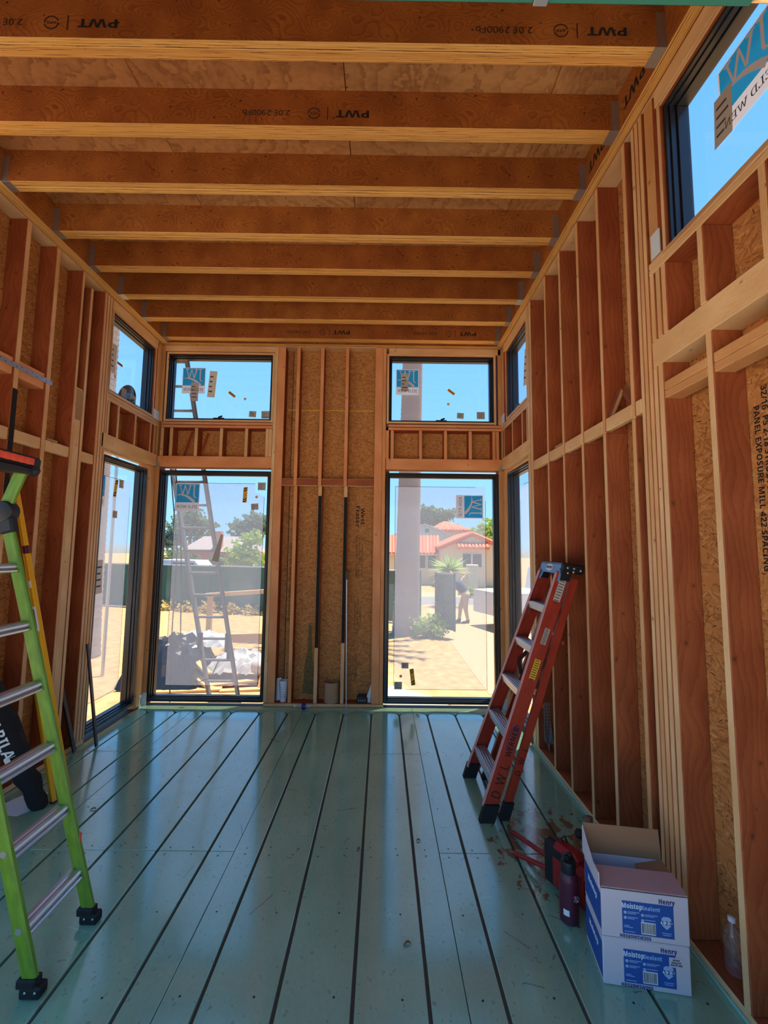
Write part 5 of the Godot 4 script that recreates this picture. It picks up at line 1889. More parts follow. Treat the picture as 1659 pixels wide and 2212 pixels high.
# ---------------------------------------------------------------- outside
func build_outside() -> void:
	mk("shaded_aluminium", rgb(112, 116, 122), 0.5, 0.5)  # shade of the backlit ladder put into a darker metal colour
	mk("sand", Color.WHITE, 0.95, 0, grain_texture(91, rgb(158, 118, 72), rgb(196, 156, 104), 512, 0.03, 5))
	mats.sand.uv1_triplanar = true
	mats.sand.uv1_world_triplanar = true
	mats.sand.uv1_scale = Vector3(0.22, 0.22, 0.22)
	mk("paving", Color.WHITE, 0.9, 0, grain_texture(92, rgb(168, 134, 98), rgb(192, 158, 118), 256, 0.05, 3))
	mats.paving.uv1_triplanar = true
	mats.paving.uv1_world_triplanar = true
	mk("bounce_concrete", rgb(226, 216, 200), 0.9)
	mk("asphalt", rgb(120, 118, 116), 0.9)
	mk("bark", Color.WHITE, 0.95, 0, grain_texture(93, rgb(120, 106, 100), rgb(176, 162, 152), 256, 0.04, 4))
	mats.bark.uv1_scale = Vector3(30, 3, 1)
	mk("leaf_dark", rgb(58, 92, 66), 0.7)
	mk("leaf_blue", rgb(76, 112, 104), 0.7)
	mk("leaf_light", rgb(150, 178, 60), 0.7)
	mk("leaf_grass", rgb(140, 170, 80), 0.7)
	mk("leaf_dry", rgb(206, 176, 100), 0.8)
	mk("flower", rgb(240, 226, 206), 0.8)
	mk("screen_green", rgb(52, 104, 92), 0.9)
	mk("stucco", rgb(206, 192, 160), 0.9)
	mk("stucco_grey", rgb(176, 186, 188), 0.9)
	mk("clay", rgb(196, 106, 78), 0.85)
	mk("clay2", rgb(206, 122, 92), 0.85)
	mk("brick_pink", rgb(200, 130, 116), 0.9)
	mk("shingle", rgb(150, 138, 134), 0.9)
	mk("dark_glass", rgb(44, 58, 70), 0.15)
	mk("car_white", rgb(196, 198, 200), 0.3)
	mk("tyre", rgb(28, 28, 28), 0.85)
	mk("lumber_sun", rgb(206, 158, 98), 0.75)
	mk("black_sheet", rgb(26, 28, 32), 0.22)
	mk("white_sheet", rgb(190, 190, 188), 0.7)
	for q in ["leaf_dark", "leaf_blue", "leaf_light", "leaf_grass", "leaf_dry"]:
		mats[q].backlight_enabled = true
		mats[q].backlight = Color(0.5, 0.55, 0.3)
	var g := structure("ground", "sunlit sandy yard around the house")
	var m := M.new()
	fb(m, -320, 320, GY - 1.0, GY, -250, 480, 0.0)
	part(g, "yard", m, mats.sand)
	m = M.new()
	fb(m, 6.8, 40, GY, GY + 0.02, 24, 80, 0.0)
	part(g, "driveway", m, mats.paving)
	m = M.new()
	fb(m, -40, 34, GY + 0.01, -0.06, -40, 1.9, 0.0)
	part(g, "bounce_patio", m, mats.bounce_concrete)  # unseen slab, kept pale to bounce sunlight into the room
	m = M.new()
	fb(m, -120, 120, GY, GY + 0.03, 62, 72, 0.0)
	part(g, "street", m, mats.asphalt)
	var fd := structure("foundation")
	m = M.new()
	fb(m, XL - 0.55, XR + 0.55, GY, -0.22, 1.95, ZB + 0.55, 0.0)
	part(fd, "footing", m, mats.stucco_grey)
	# palm trunks
	palm(P(3.15, GY, 40.5), Vector3(0.018, 1, 0.0), 1.16, 0.9, 52.0, "thick grey palm trunk standing outside the right back window")
	palm(P(-20.5, GY, 31.0), Vector3(0.0, 1, 0.0), 0.95, 0.85, 50.0, "grey palm trunk outside the left corner windows")
	# dish on a post
	var o := thing("satellite_dish", P(-16.2, GY, 27.2), "round grey dish on a thin post beyond the left window", "dish")
	m = M.new()
	var dish := onx(Vector3(-16.0, 15.45, 26.55))
	tube(m, [P(-16.15, GY, 26.6), P(-16.15, 15.2, 26.6)], 0.03, 8)
	part(o, "post", m, mats.galvanized)
	m = M.new()
	lathe(m, dish, [Vector2(0.0, 0.0), Vector2(0.12, 0.012), Vector2(0.2, 0.036), Vector2(0.27, 0.07), Vector2(0.27, 0.08), Vector2(0.2, 0.05), Vector2(0, 0.015)], 24, Basis(Vector3.FORWARD, Vector3(0.75, -0.2, 0.63).normalized(), Vector3.UP).orthonormalized())
	part(o, "reflector", m, mats.paper_grey)
	# chain link fence with green screen
	fence(P(-46, GY, 60.0), P(5.0, GY, 46.0), 5.6, "green screened chain link fence running along the street", "fence")
	fence(P(5.9, GY + 0.7, 40.0), P(7.35, GY + 0.7, 38.2), 5.05, "short chain link gate leaf standing open beside the bush", "gate")
	plants()
	houses()
	vehicles()
	site()
	person()

func onx(p: Vector3) -> Vector3:
	return P(p.x, p.y, p.z)

func palm(at: Vector3, lean: Vector3, r0: float, r1: float, tall: float, label: String) -> void:
	var o := thing("palm_tree", at, label, "palm tree", "palm trunks outside")
	var m := M.new()
	var prof := []
	var k := int(tall * 2.2)
	for a in k + 1:
		var t := float(a) / k
		var r := lerpf(r0, r1, minf(t * 1.5, 1.0)) + (0.16 * exp(-t * 18.0))
		prof.append(Vector2(r * FT, t * tall * FT))
		prof.append(Vector2((r + 0.045) * FT, (t + 0.4 / k) * tall * FT))
	var b := Basis(Vector3.RIGHT, lean, Vector3.BACK)
	lathe(m, at, prof, 28, b)
	part(o, "trunk", m, mats.bark)
	# crown of long fronds, above the picture
	var top := at + lean * tall * FT
	var mm := M.new()
	for a in 22:
		var w := TAU * a / 22.0
		var up := 0.9 - 1.3 * float(a % 4) / 3.0
		frond(mm, top, Vector3(cos(w), up * 0.8, sin(w)).normalized(), 2.6, 0.32)
	part(o, "crown", mm, mats.leaf_dark)

# one arching frond of leaflets
func frond(m: M, at: Vector3, d: Vector3, L: float, w: float) -> void:
	var side := d.cross(Vector3.UP).normalized()
	var prev := at
	for k in 9:
		var t := (k + 1) / 9.0
		var p := at + d * (L * t) + Vector3.DOWN * (L * 0.42 * t * t)
		for s in [-1.0, 1.0]:
			var tip: Vector3 = p + (side * s * w + d * w * 0.5 + Vector3.DOWN * w * 0.35) * (1.15 - t * 0.6)
			m.poly([prev, p, tip], Vector3.UP)
			m.poly([prev - d * 0.04, prev, (prev + tip) / 2 + Vector3.DOWN * 0.05], Vector3.UP)
		prev = p

func fence(a: Vector3, b: Vector3, tall: float, label: String, kind: String) -> void:
	var o := thing("chain_link_" + kind, a, label, kind)
	var L := a.distance_to(b)
	var x := (b - a).normalized()
	var H := tall * FT
	var n := maxi(1, int(L / (8.0 * FT)))
	for k in n + 1:
		var m := M.new()
		var p := a.lerp(b, float(k) / n)
		tube(m, [p, p + Vector3(0, H + 0.03, 0)], 0.03, 8)
		part(o, "post", m, mats.screen_green)
	for y in ([H, 0.06] if kind == "fence" else [H, H * 0.5, 0.04]):
		var m := M.new()
		tube(m, [a + Vector3(0, y, 0), b + Vector3(0, y, 0)], 0.024, 8)
		part(o, "rail", m, mats.galvanized if y == H else mats.screen_green)
	var m := M.new()
	var zn := x.cross(Vector3.UP).normalized()
	if zn.z > 0:
		zn = -zn
	prism(m, a + zn * 0.03 + Vector3(0, 0.05, 0), Basis(x, Vector3.UP, x.cross(Vector3.UP)), PackedVector2Array([Vector2(0, 0), Vector2(L, 0), Vector2(L, H - 0.08), Vector2(0, H - 0.08)]), 0.004)
	part(o, "green_screen", m, mats.screen_green)
	m = M.new()
	var s := 0.105 if kind == "fence" else 0.085
	var u := -H
	while u < L:
		for q in [0, 1]:
			var x0 := u
			var x1 := u + H
			var y0 := 0.0
			var y1 := H
			if x0 < 0:
				y0 = -x0
				x0 = 0
			if x1 > L:
				y1 = H - (x1 - L)
				x1 = L
			if y1 - y0 > 0.03:
				var p := a + x * x0 + Vector3(0, y0 if q == 0 else H - y0, 0) - zn * 0.012
				var r := a + x * x1 + Vector3(0, y1 if q == 0 else H - y1, 0) - zn * 0.012
				bar(m, p, r, 0.009, 0.009, zn, 0.0)
		u += s
	part(o, "wire_mesh", m, mats.screen_green if kind == "fence" else mats.galvanized, "", true)

# a tree or bush: balls of leaves round a trunk. balls: [x, y, z, radius] in feet
func tree(called: String, label: String, base: Vector3, balls: Array, mat: Material, count: int, leaf: float, trunk := 0.4, group := "") -> void:
	var o := thing(called, base, label, "tree" if called.contains("tree") else "bush", group)
	var m := M.new()
	for q in balls:
		tube(m, [base, base.lerp(P(q[0], q[1], q[2]), 0.5) + Vector3(0.1, 0.2, 0), P(q[0], q[1], q[2])], [trunk * FT, trunk * 0.6 * FT, trunk * 0.2 * FT], 7)
	part(o, "trunk", m, mats.bark)
	var lf := M.new()
	var s := leaf * FT
	lf.poly([Vector3(-s * 0.5, 0, 0), Vector3(0, s * 0.12, s * 0.32), Vector3(s * 0.5, 0, 0), Vector3(0, s * 0.1, -s * 0.32)], Vector3.UP)
	lf.poly([Vector3(0, -s * 0.4, 0), Vector3(s * 0.3, 0, s * 0.1), Vector3(0, s * 0.45, 0), Vector3(-s * 0.3, 0, -s * 0.05)], Vector3.BACK)
	var mm := MultiMesh.new()
	mm.transform_format = MultiMesh.TRANSFORM_3D
	mm.mesh = lf.commit()
	mm.instance_count = count
	var tot := 0.0
	for q in balls:
		tot += q[3] * q[3]
	for k in count:
		var pick := rng.randf() * tot
		var b: Array = balls[0]
		for q in balls:
			pick -= q[3] * q[3]
			if pick <= 0:
				b = q
				break
		var d := Vector3(rng.randfn(), rng.randfn(), rng.randfn()).normalized()
		var r: float = b[3] * pow(rng.randf(), 0.38) * (0.8 + 0.3 * sin(d.x * 5.0 + d.y * 7.0 + b[0]))
		var p := P(b[0] + d.x * r * 1.1, b[1] + d.y * r * 0.8, b[2] + d.z * r) - base
		mm.set_instance_transform(k, Transform3D(Basis.from_euler(Vector3(rng.randf() * TAU, rng.randf() * TAU, rng.randf() * TAU)).scaled(Vector3.ONE * rng.randf_range(0.6, 1.3)), p))
	var mi := MultiMeshInstance3D.new()
	mi.name = "foliage"
	mi.multimesh = mm
	mi.material_override = mat
	mi.set_meta("kind", "stuff")
	o.add_child(mi, true)

func plants() -> void:
	tree("shade_tree", "dark spreading tree behind the tiled roofs", P(20, GY, 150), [[17, 19, 150, 4.2], [21, 17.5, 152, 4.6], [24.5, 18.6, 150, 3.2], [15, 16.5, 150, 3.6]], mats.leaf_blue, 2600, 1.0, 0.8, "trees beyond the street")
	tree("shade_tree", "bright green tree right of the tiled house", P(28, GY, 112), [[28, 10, 112, 4.2], [31, 12, 113, 4.0], [27, 6, 112, 3.2]], mats.leaf_light, 1800, 0.9, 0.6, "trees beyond the street")
	tree("shade_tree", "tall blue green tree left of the brick chimney", P(-63, GY, 140), [[-66, 12, 140, 5.5], [-60, 13, 142, 5.0], [-63, 16, 140, 4.4], [-69, 8, 140, 5.0], [-58, 8, 140, 4.5]], mats.leaf_blue, 3000, 1.1, 0.9, "trees beyond the street")
	tree("shade_tree", "wide blue green tree right of the brick chimney", P(-44, GY, 142), [[-47, 12.5, 142, 4.2], [-42, 15, 142, 4.4], [-38, 12.5, 142, 4.5], [-44, 10, 142, 4.0]], mats.leaf_blue, 2800, 1.1, 0.9, "trees beyond the street")
	tree("leafy_bush", "yellow green bush at the right end of the left fence", P(-26, GY, 84), [[-27, 5, 84, 3.0], [-25, 7.5, 84, 2.6], [-28, 3, 84, 2.6], [-24.5, 3, 84, 3.0]], mats.leaf_light, 1700, 0.7, 0.3)
	tree("leafy_bush", "small green bush at the foot of the cream pillar", P(15.6, GY, 72), [[15.6, -0.9, 72, 1.2], [16.8, -1.1, 72, 0.9]], mats.leaf_grass, 500, 0.4, 0.1)
	tree("leafy_bush", "green hedge in front of the dark bungalow", P(-38, GY, 104), [[-40, 2.5, 104, 2.0], [-37, 3.0, 104, 2.2], [-34, 2.4, 104, 2.0], [-46, 3.0, 104, 2.5], [-50, 3.4, 104, 3.0]], mats.leaf_dark, 1500, 0.7, 0.2)
	tree("flowering_bush", "low bush with pale flowers beside the palm trunk", P(5.2, GY, 39), [[4.9, -0.9, 39, 1.0], [6.0, -1.2, 38.6, 0.9], [4.2, -1.3, 38.8, 0.8], [5.6, -0.4, 39.2, 0.8]], mats.leaf_grass, 1300, 0.26, 0.06)
	var m := M.new()
	var fo := thing("flower_cluster", P(5.2, -1, 38.4), "pale flowers dotted over the low bush", "flowers")
	for k in 60:
		var p := P(5.1 + rng.randfn() * 0.75, -0.9 + rng.randfn() * 0.45, 38.3 + rng.randf() * 0.6)
		lathe(m, p, [Vector2(0, -0.012), Vector2(0.022, 0.0), Vector2(0.0, 0.012)], 6)
	part(fo, "blossoms", m, mats.flower, "", true)
	tree("dry_weeds", "dry weeds along the foot of the street fence", P(-20, GY, 53), [[-26, -1.6, 54, 1.2], [-23, -1.7, 53, 1.3], [-20, -1.5, 52, 1.3], [-17, -1.6, 51.5, 1.3], [-14.5, -1.6, 51, 1.2], [-29, -1.6, 55, 1.2]], mats.leaf_dry, 1500, 0.4, 0.05)
	# tall grass and yucca
	var o := thing("tall_grass", P(5.6, GY, 39.6), "tuft of long arching green grass before the gate", "grass")
	m = M.new()
	for k in 110:
		var w := rng.randf() * TAU
		var L := rng.randf_range(0.6, 1.5)
		blade(m, P(5.5, GY, 39.6) + Vector3(rng.randfn() * 0.12, 0, rng.randfn() * 0.12), Vector3(cos(w) * 0.42, 1.0, sin(w) * 0.42).normalized(), L, 0.016, 0.5)
	part(o, "blades", m, mats.leaf_grass, "", true)
	o = thing("yucca", P(10.3, GY, 60), "spiky yucca plant before the tiled house", "yucca")
	m = M.new()
	tube(m, [P(10.3, GY, 60), P(10.35, 3.0, 60)], [0.2, 0.14], 10)
	part(o, "trunk", m, mats.bark)
	m = M.new()
	var m2 := M.new()
	for k in 170:
		var d := Vector3(rng.randfn(), rng.randf_range(-0.35, 1.4), rng.randfn()).normalized()
		blade(m if d.y > -0.02 else m2, P(10.35, 3.1, 60), d, rng.randf_range(0.7, 1.05), 0.045, 0.10)
	part(o, "leaves", m, mats.leaf_grass, "", true)
	part(o, "dry_leaves", m2, mats.leaf_dry, "", true)

func blade(m: M, at: Vector3, d: Vector3, L: float, w: float, droop: float) -> void:
	var side := d.cross(Vector3(0.2, 0.9, 0.4)).normalized() * w
	var prev := at
	for k in 4:
		var t := (k + 1) / 4.0
		var p := at + d * (L * t) + Vector3.DOWN * (L * droop * t * t) + Vector3(d.x, 0, d.z) * (L * droop * 0.7 * t * t)
		var s0 := side * (1.0 - (t - 0.25))
		var s1 := side * (1.0 - t)
		m.poly([prev - s0, prev + s0, p + s1, p - s1] if k < 3 else [prev - s0, prev + s0, p], Vector3.BACK + Vector3.UP)
		prev = p

# a roof slope of clay tiles: rows of half round tiles from eave to ridge. corners in metres: eave a-b, ridge c-d (d above a)
func tile_slope(o: Node3D, a: Vector3, b: Vector3, c: Vector3, d: Vector3, rows: int) -> void:
	var m := M.new()
	m.poly([a, b, c, d], Vector3.UP)
	var base := part(o, "roof_slope", m, mats.clay)
	for k in rows:
		var t := (k + 0.5) / rows
		var r := M.new()
		var r0 := a.distance_to(b) / rows * 0.42
		tube(r, [a.lerp(b, t) + Vector3(0, r0 * 0.3, 0), d.lerp(c, t) + Vector3(0, r0 * 0.3, 0)], r0, 7)
		part(base, "tile_row", r, mats.clay if k % 3 else mats.clay2)

func houses() -> void:
	# tiled bungalow across the street
	var o := thing("bungalow", P(18, GY, 95), "cream bungalow with red clay tile roof and scalloped awning", "house")
	var m := M.new()
	fb(m, 2.0, 14.0, GY, 5.2, 96, 112, 0.02)
	part(o, "wing_wall", m, mats.stucco)
	m = M.new()
	var gb := PackedVector2Array([Vector2(13.5, GY), Vector2(28.0, GY), Vector2(28.0, 6.2), Vector2(20.4, 9.1), Vector2(13.5, 6.2)])
	for k in gb.size():
		gb[k] = gb[k] * FT
	prism(m, Vector3(0, 0, -92 * FT), Basis(Vector3.RIGHT, Vector3.UP, Vector3.FORWARD), gb, 18 * FT)
	part(o, "gable_wall", m, mats.stucco)
	tile_slope(o, P(1.5, 4.95, 94.4), P(13.6, 4.95, 94.4), P(14.8, 9.2, 104), P(1.5, 9.2, 104), 16)
	tile_slope(o, P(13.0, 6.15, 110), P(13.0, 6.15, 91.2), P(20.4, 9.35, 91.2), P(20.4, 9.35, 110), 14)
	tile_slope(o, P(28.4, 6.0, 91.2), P(28.4, 6.0, 110), P(20.4, 9.35, 110), P(20.4, 9.35, 91.2), 14)
	m = M.new()
	fb(m, 1.5, 13.7, 4.7, 4.95, 94.3, 94.6, 0.01)
	part(o, "fascia", m, mats.stucco)
	for q in [[9.0, 10.6, 1.8, 4.6, 95.9], [11.2, 12.9, 1.8, 4.6, 95.9], [18.35, 20.1, 2.3, 5.1, 91.95], [20.5, 22.4, 2.3, 5.1, 91.95]]:
		m = M.new()
		fb(m, q[0] - 0.2, q[1] + 0.2, q[2] - 0.2, q[3] + 0.2, q[4] - 0.05, q[4] + 0.06, 0.01)
		var f := part(o, "window_frame", m, mats.car_white)
		m = M.new()
		fb(m, q[0], q[1], q[2], q[3], q[4] - 0.09, q[4], 0.0)
		part(f, "window_pane", m, mats.dark_glass)
	for k in 9:
		m = M.new()
		var x := 17.3 + 0.76 * k
		tube(m, [P(x, 7.35, 91.9), P(x, 6.35, 90.0)], 0.36 * FT, 8)
		part(o, "awning_tile", m, mats.clay2 if k % 2 else mats.clay)
	m = M.new()
	fb(m, 16.0, 17.5, GY, 3.0, 74.3, 75.8, 0.02)
	var pw := thing("pillar_wall", P(16.5, GY, 75), "cream pillar with capped top and sloping low wall", "wall")
	part(pw, "pillar", m, mats.stucco)
	m = M.new()
	fb(m, 15.8, 17.7, 3.0, 3.4, 74.1, 76, 0.03)
	part(pw, "cap", m, mats.stucco)
	m = M.new()
	var sl := PackedVector2Array([Vector2(14.2, GY), Vector2(16.1, GY), Vector2(16.1, 1.9), Vector2(15.2, 1.2), Vector2(14.6, 0.3)])
	for k in sl.size():
		sl[k] = sl[k] * FT
	prism(m, Vector3(0, 0, -75 * FT), Basis(Vector3.RIGHT, Vector3.UP, Vector3.FORWARD), sl, 0.6 * FT)
	part(pw, "low_wall", m, mats.stucco)
	# grey gabled house behind it
	o = thing("gabled_house", P(13, GY, 130), "grey gabled house with white trim behind the clay roof", "house")
	m = M.new()
	gb = PackedVector2Array([Vector2(4, GY), Vector2(22.5, GY), Vector2(22.5, 10.3), Vector2(13.9, 13.5), Vector2(4, 10.0)])
	for k in gb.size():
		gb[k] = gb[k] * FT
	prism(m, Vector3(0, 0, -130 * FT), Basis(Vector3.RIGHT, Vector3.UP, Vector3.FORWARD), gb, 20 * FT)
	part(o, "gable_wall", m, mats.stucco_grey)
	for q in [[Vector2(22.9, 10.3), Vector2(13.9, 13.75)], [Vector2(3.6, 10.0), Vector2(13.9, 13.75)]]:
		m = M.new()
		bar(m, P(q[0].x, q[0].y, 129.6), P(q[1].x, q[1].y, 129.6), 0.3 * FT, 0.8 * FT, Vector3.UP, 0.0)
		part(o, "white_trim", m, mats.car_white)
		m = M.new()
		m.poly([P(q[0].x, q[0].y + 0.2, 129.2), P(q[1].x, q[1].y + 0.2, 129.2), P(q[1].x, q[1].y + 0.2, 150), P(q[0].x, q[0].y + 0.2, 150)], Vector3.UP)
		part(o, "roof_slope", m, mats.shingle)
	m = M.new()
	fb(m, 14.0, 15.2, 11.2, 12.4, 129.9, 130.1, 0.0)
	part(o, "attic_vent", m, mats.leaf_blue)
	# hip roof further back
	o = thing("hip_roof_house", P(22, GY, 140), "distant house with low red hip roof above the others", "house")
	m = M.new()
	fb(m, 16.5, 29.5, GY, 12.1, 138, 150, 0.0)
	part(o, "wall", m, mats.stucco)
	tile_slope(o, P(15.5, 12.0, 136.5), P(30.6, 12.0, 136.5), P(23.0, 15.1, 144), P(21.8, 15.1, 144), 14)
	m = M.new()
	m.poly([P(15.5, 12.0, 136.5), P(21.8, 15.1, 144), P(15.5, 12.0, 151.5)], Vector3.UP + Vector3.LEFT)
	m.poly([P(30.6, 12.0, 136.5), P(23.0, 15.1, 144), P(30.6, 12.0, 151.5)], Vector3.UP + Vector3.RIGHT)
	part(o, "hip_end", m, mats.clay)
	m = M.new()
	fb(m, 25.0, 26.6, 13.2, 14.7, 142, 144, 0.0)
	part(o, "chimney", m, mats.stucco)
	# dark bungalow with a brick chimney, left
	o = thing("bungalow", P(-40, GY, 110), "shaded bungalow with brick chimney seen behind the metal ladder", "house")
	m = M.new()
	fb(m, -50, -34, GY, 5.0, 110, 126, 0.0)
	part(o, "wall", m, mats.brick_pink)
	m = M.new()
	m.poly([P(-51, 4.8, 108), P(-33, 4.8, 108), P(-36.5, 8.9, 116), P(-48, 8.9, 116)], Vector3.UP + Vector3.BACK)
	m.poly([P(-33, 4.8, 108), P(-36.5, 8.9, 116), P(-33, 4.8, 126)], Vector3.UP + Vector3.RIGHT)
	part(o, "roof", m, mats.shingle)
	m = M.new()
	fb(m, -42.5, -40.6, 5.5, 10.0, 109, 110.5, 0.0)
	part(o, "chimney", m, mats.brick_pink)
	m = M.new()
	fb(m, -41.5, -36.5, 0.5, 3.8, 109.9, 110.05, 0.0)
	part(o, "window_pane", m, mats.dark_glass)

func vehicles() -> void:
	for v in [[-33.0, 74.0, 0.0, "white parked car behind the left street fence"], [19.6, 46.0, 0.35, "white truck standing at the right window edge"]]:
		var o := thing("parked_car" if v[0] < 0 else "parked_truck", P(v[0], GY, v[1]), v[3], "car" if v[0] < 0 else "truck")
		var b := Basis(Vector3.UP, v[2])
		var c := P(v[0], GY, v[1])
		var big := 1.0 if v[0] < 0 else 1.0
		var m := M.new()
		var body := PackedVector2Array([Vector2(-2.3, 0.35), Vector2(2.3, 0.35), Vector2(2.35, 0.8), Vector2(2.1, 1.0), Vector2(1.3, 1.1), Vector2(0.75, 1.72), Vector2(-1.1, 1.75), Vector2(-2.1, 1.5), Vector2(-2.3, 0.95)])
		if v[0] > 0:
			body = PackedVector2Array([Vector2(-2.6, 0.45), Vector2(2.4, 0.45), Vector2(2.45, 1.0), Vector2(1.4, 1.12), Vector2(0.9, 1.8), Vector2(-0.4, 1.85), Vector2(-0.55, 1.15), Vector2(-2.6, 1.15)])
		prism(m, c - b.z * 0.85, Basis(b.x, Vector3.UP, b.z), body, 1.7)
		part(o, "body", m, mats.car_white)
		m = M.new()
		for s in [-0.862, 0.856]:
			prism(m, c + b.z * s, Basis(b.x, Vector3.UP, b.z), PackedVector2Array([Vector2(-0.35, 1.15), Vector2(1.1, 1.15), Vector2(0.7, 1.6), Vector2(-0.35, 1.65)]), 0.006)
		part(o, "side_glass", m, mats.dark_glass)
		for x in [-1.45, 1.45]:
			for s in [-0.86, 0.66]:
				m = M.new()
				lathe(m, c + b.x * x + b.z * s + Vector3(0, 0.36, 0), [Vector2(0, 0), Vector2(0.34, 0), Vector2(0.36, 0.03), Vector2(0.36, 0.18), Vector2(0.34, 0.2), Vector2(0, 0.2)], 18, Basis(b.x, b.z, Vector3.DOWN))
				part(o, "wheel", m, mats.tyre)

# the building site close to the back windows
func site() -> void:
	# metal ladder leaning on the eave
	var o := thing("extension_ladder", P(-6.3, GY, 20.5), "aluminium extension ladder leaning outside the left back window", "ladder")
	var a0 := P(-6.95, GY, 20.5)
	var a1 := P(-9.12, 15.6, 17.02)
	var b0 := P(-5.71, GY, 20.5)
	var b1 := P(-7.85, 15.6, 17.02)
	for q in [[a0, a1, 1.0], [b0, b1, -1.0]]:
		var m := M.new()
		channel(m, q[0], q[1], Vector3(q[2], 0, 0), Vector3.BACK, 0.26 * FT, 0.1 * FT, 0.006)
		part(o, "side_rail", m, mats.shaded_aluminium)
		m = M.new()
		bx(m, q[0] + Vector3(0, 0.03, 0), Vector3(0.04, 0.03, 0.07), 0.006)
		part(o, "foot", m, mats.black_rubber)
	for k in 17:
		var t := (k + 0.75) / 17.6
		var m := M.new()
		bar(m, a0.lerp(a1, t), b0.lerp(b1, t), 0.034, 0.034, Vector3.UP, 0.008)
		part(o, "rung", m, mats.shaded_aluminium)
	for q in [[a0, a1], [b0, b1]]:
		var m := M.new()
		var c: Vector3 = q[0].lerp(q[1], 0.205)
		bx(m, c + Vector3(0, 0, 0.05), Vector3(0.03, 0.13, 0.03), 0.01)
		bx(m, c + Vector3(0.02, -0.16, 0.05), Vector3(0.02, 0.06, 0.02), 0.006)
		part(o, "rung_lock", m, mats.black_plastic)
	o = thing("rope", P(-8.2, GY, 18.9), "thin dark rope hanging beside the metal ladder", "rope")
	var m := M.new()
	tube(m, [P(-8.7, 14.0, 17.4), P(-8.2, 5.7, 18.7), P(-8.3, 1.0, 18.8), P(-8.2, GY + 0.02, 18.9)], 0.007, 6)
	tube(m, [P(-8.4, 14.0, 17.4), P(-8.02, 5.7, 18.7), P(-7.9, 2.0, 18.8), P(-7.65, 0.5, 18.9), P(-7.1, 0.05, 19.0), P(-6.7, 0.15, 19.3), P(-6.5, 0.8, 19.6)], 0.007, 6)
	part(o, "strand", m, mats.ink_dark)
	# raw lumber rail
	o = thing("lumber_railing", P(-10.5, GY, 29.5), "raw timber post and rails standing in the sunny yard", "railing")
	for q in [[P(-11.0, GY, 29.6), P(-11.0, 2.55, 29.6), 0.32, 0.32, "post"], [P(-11.3, 2.6, 29.6), P(-4.0, 3.2, 29.0), 0.28, 0.28, "rail"], [P(-13.5, -0.7, 31.0), P(-4.0, -0.2, 30.0), 0.12, 0.6, "rail"], [P(-10.2, -1.1, 27.0), P(-4.0, -0.8, 26.6), 0.12, 0.5, "rail"]]:
		m = M.new()
		bar(m, q[0], q[1], q[2] * FT, q[3] * FT, Vector3.FORWARD if q[4] == "rail" else Vector3.RIGHT, 0.004)
		part(o, q[4], m, mats.lumber_sun)
	# heap under black and white sheeting
	o = thing("tarp_heap", P(-11.5, GY, 26), "lumber heap under crumpled shiny black plastic sheeting", "heap")
	m = M.new()
	crumple(m, P(-11.5, -0.75, 25.8), 2.2, 2.0, 1.3, 5, 0.28)
	part(o, "black_sheet", m, mats.black_sheet)
	m = M.new()
	fb(m, -12.6, -10.0, GY, -0.9, 25.0, 27.0, 0.01, 0)
	part(o, "pallet", m, mats.weathered)
	o = thing("white_sheeting", P(-9.6, GY, 27.5), "crumpled white sheeting on the heap beside black plastic", "sheeting")
	m = M.new()
	crumple(m, P(-10.6, 0.15, 27.4), 1.7, 0.9, 0.35, 9, 0.16)
	part(o, "sheet", m, mats.white_sheet)
	o = thing("white_sheeting", P(-7.2, GY, 26.5), "crumpled white sheeting on planks behind the metal ladder", "sheeting")
	m = M.new()
	crumple(m, P(-7.7, -0.95, 26.4), 1.9, 1.0, 0.55, 13, 0.22)
	part(o, "sheet", m, mats.white_sheet)
	o = thing("bucket", P(-6.5, GY, 26.0), "grey bucket tipped over beside the white sheeting", "bucket")
	m = M.new()
	lathe(m, P(-6.6, -1.0, 25.6), [Vector2(0, 0), Vector2(0.11, 0), Vector2(0.14, 0.3), Vector2(0.13, 0.3), Vector2(0.1, 0.01)], 18, Basis(Vector3.UP, Vector3(0.9, 0.2, 0.4).normalized(), Vector3.FORWARD).orthonormalized())
	part(o, "pail", m, mats.paper_grey)
	var pk := [[-10.6, -0.3, 25.6, -8.9, -1.2, 24.6, 0.5], [-9.9, -1.3, 24.8, -8.4, -1.95, 24.2, 0.6], [-9.2, -1.5, 27.5, -4.2, -1.2, 26.0, 0.5], [-8.9, -1.85, 24.6, -4.4, -1.6, 25.6, 0.45], [-12.5, -1.95, 23.6, -8.0, -1.9, 24.2, 0.5], [-8.0, -1.95, 24.0, -4.0, -1.9, 24.6, 0.4], [-9.6, -1.3, 31.0, -5.0, -1.2, 30.0, 0.4], [-13.0, 0.1, 29.5, -9.6, -0.3, 29.0, 0.5], [-7.6, -1.6, 25.0, -7.5, -1.2, 27.2, 0.35], [-6.0, -1.95, 24.4, -5.9, -1.3, 24.6, 0.3]]
	var labs := ["board sloping off the black plastic heap", "short board lying at the foot of the heap", "long plank lying behind the metal ladder feet", "plank lying level right of the ladder feet", "plank lying nearest the window left of the ladder", "plank lying nearest the window right of the ladder", "far plank lying in the sandy yard", "plank lying behind the black plastic heap", "short plank pointing away under the white sheeting", "short upright offcut between two planks"]
	for k in pk.size():
		var q: Array = pk[k]
		o = thing("lumber_plank", P(q[0], GY, q[2]), "sunlit " + labs[k], "plank", "loose planks in the yard")
		m = M.new()
		bar(m, P(q[0], q[1], q[2]), P(q[3], q[4], q[5]), q[6] * FT, 0.12 * FT, Vector3.FORWARD, 0.004)
		part(o, "plank", m, mats.lumber_sun)
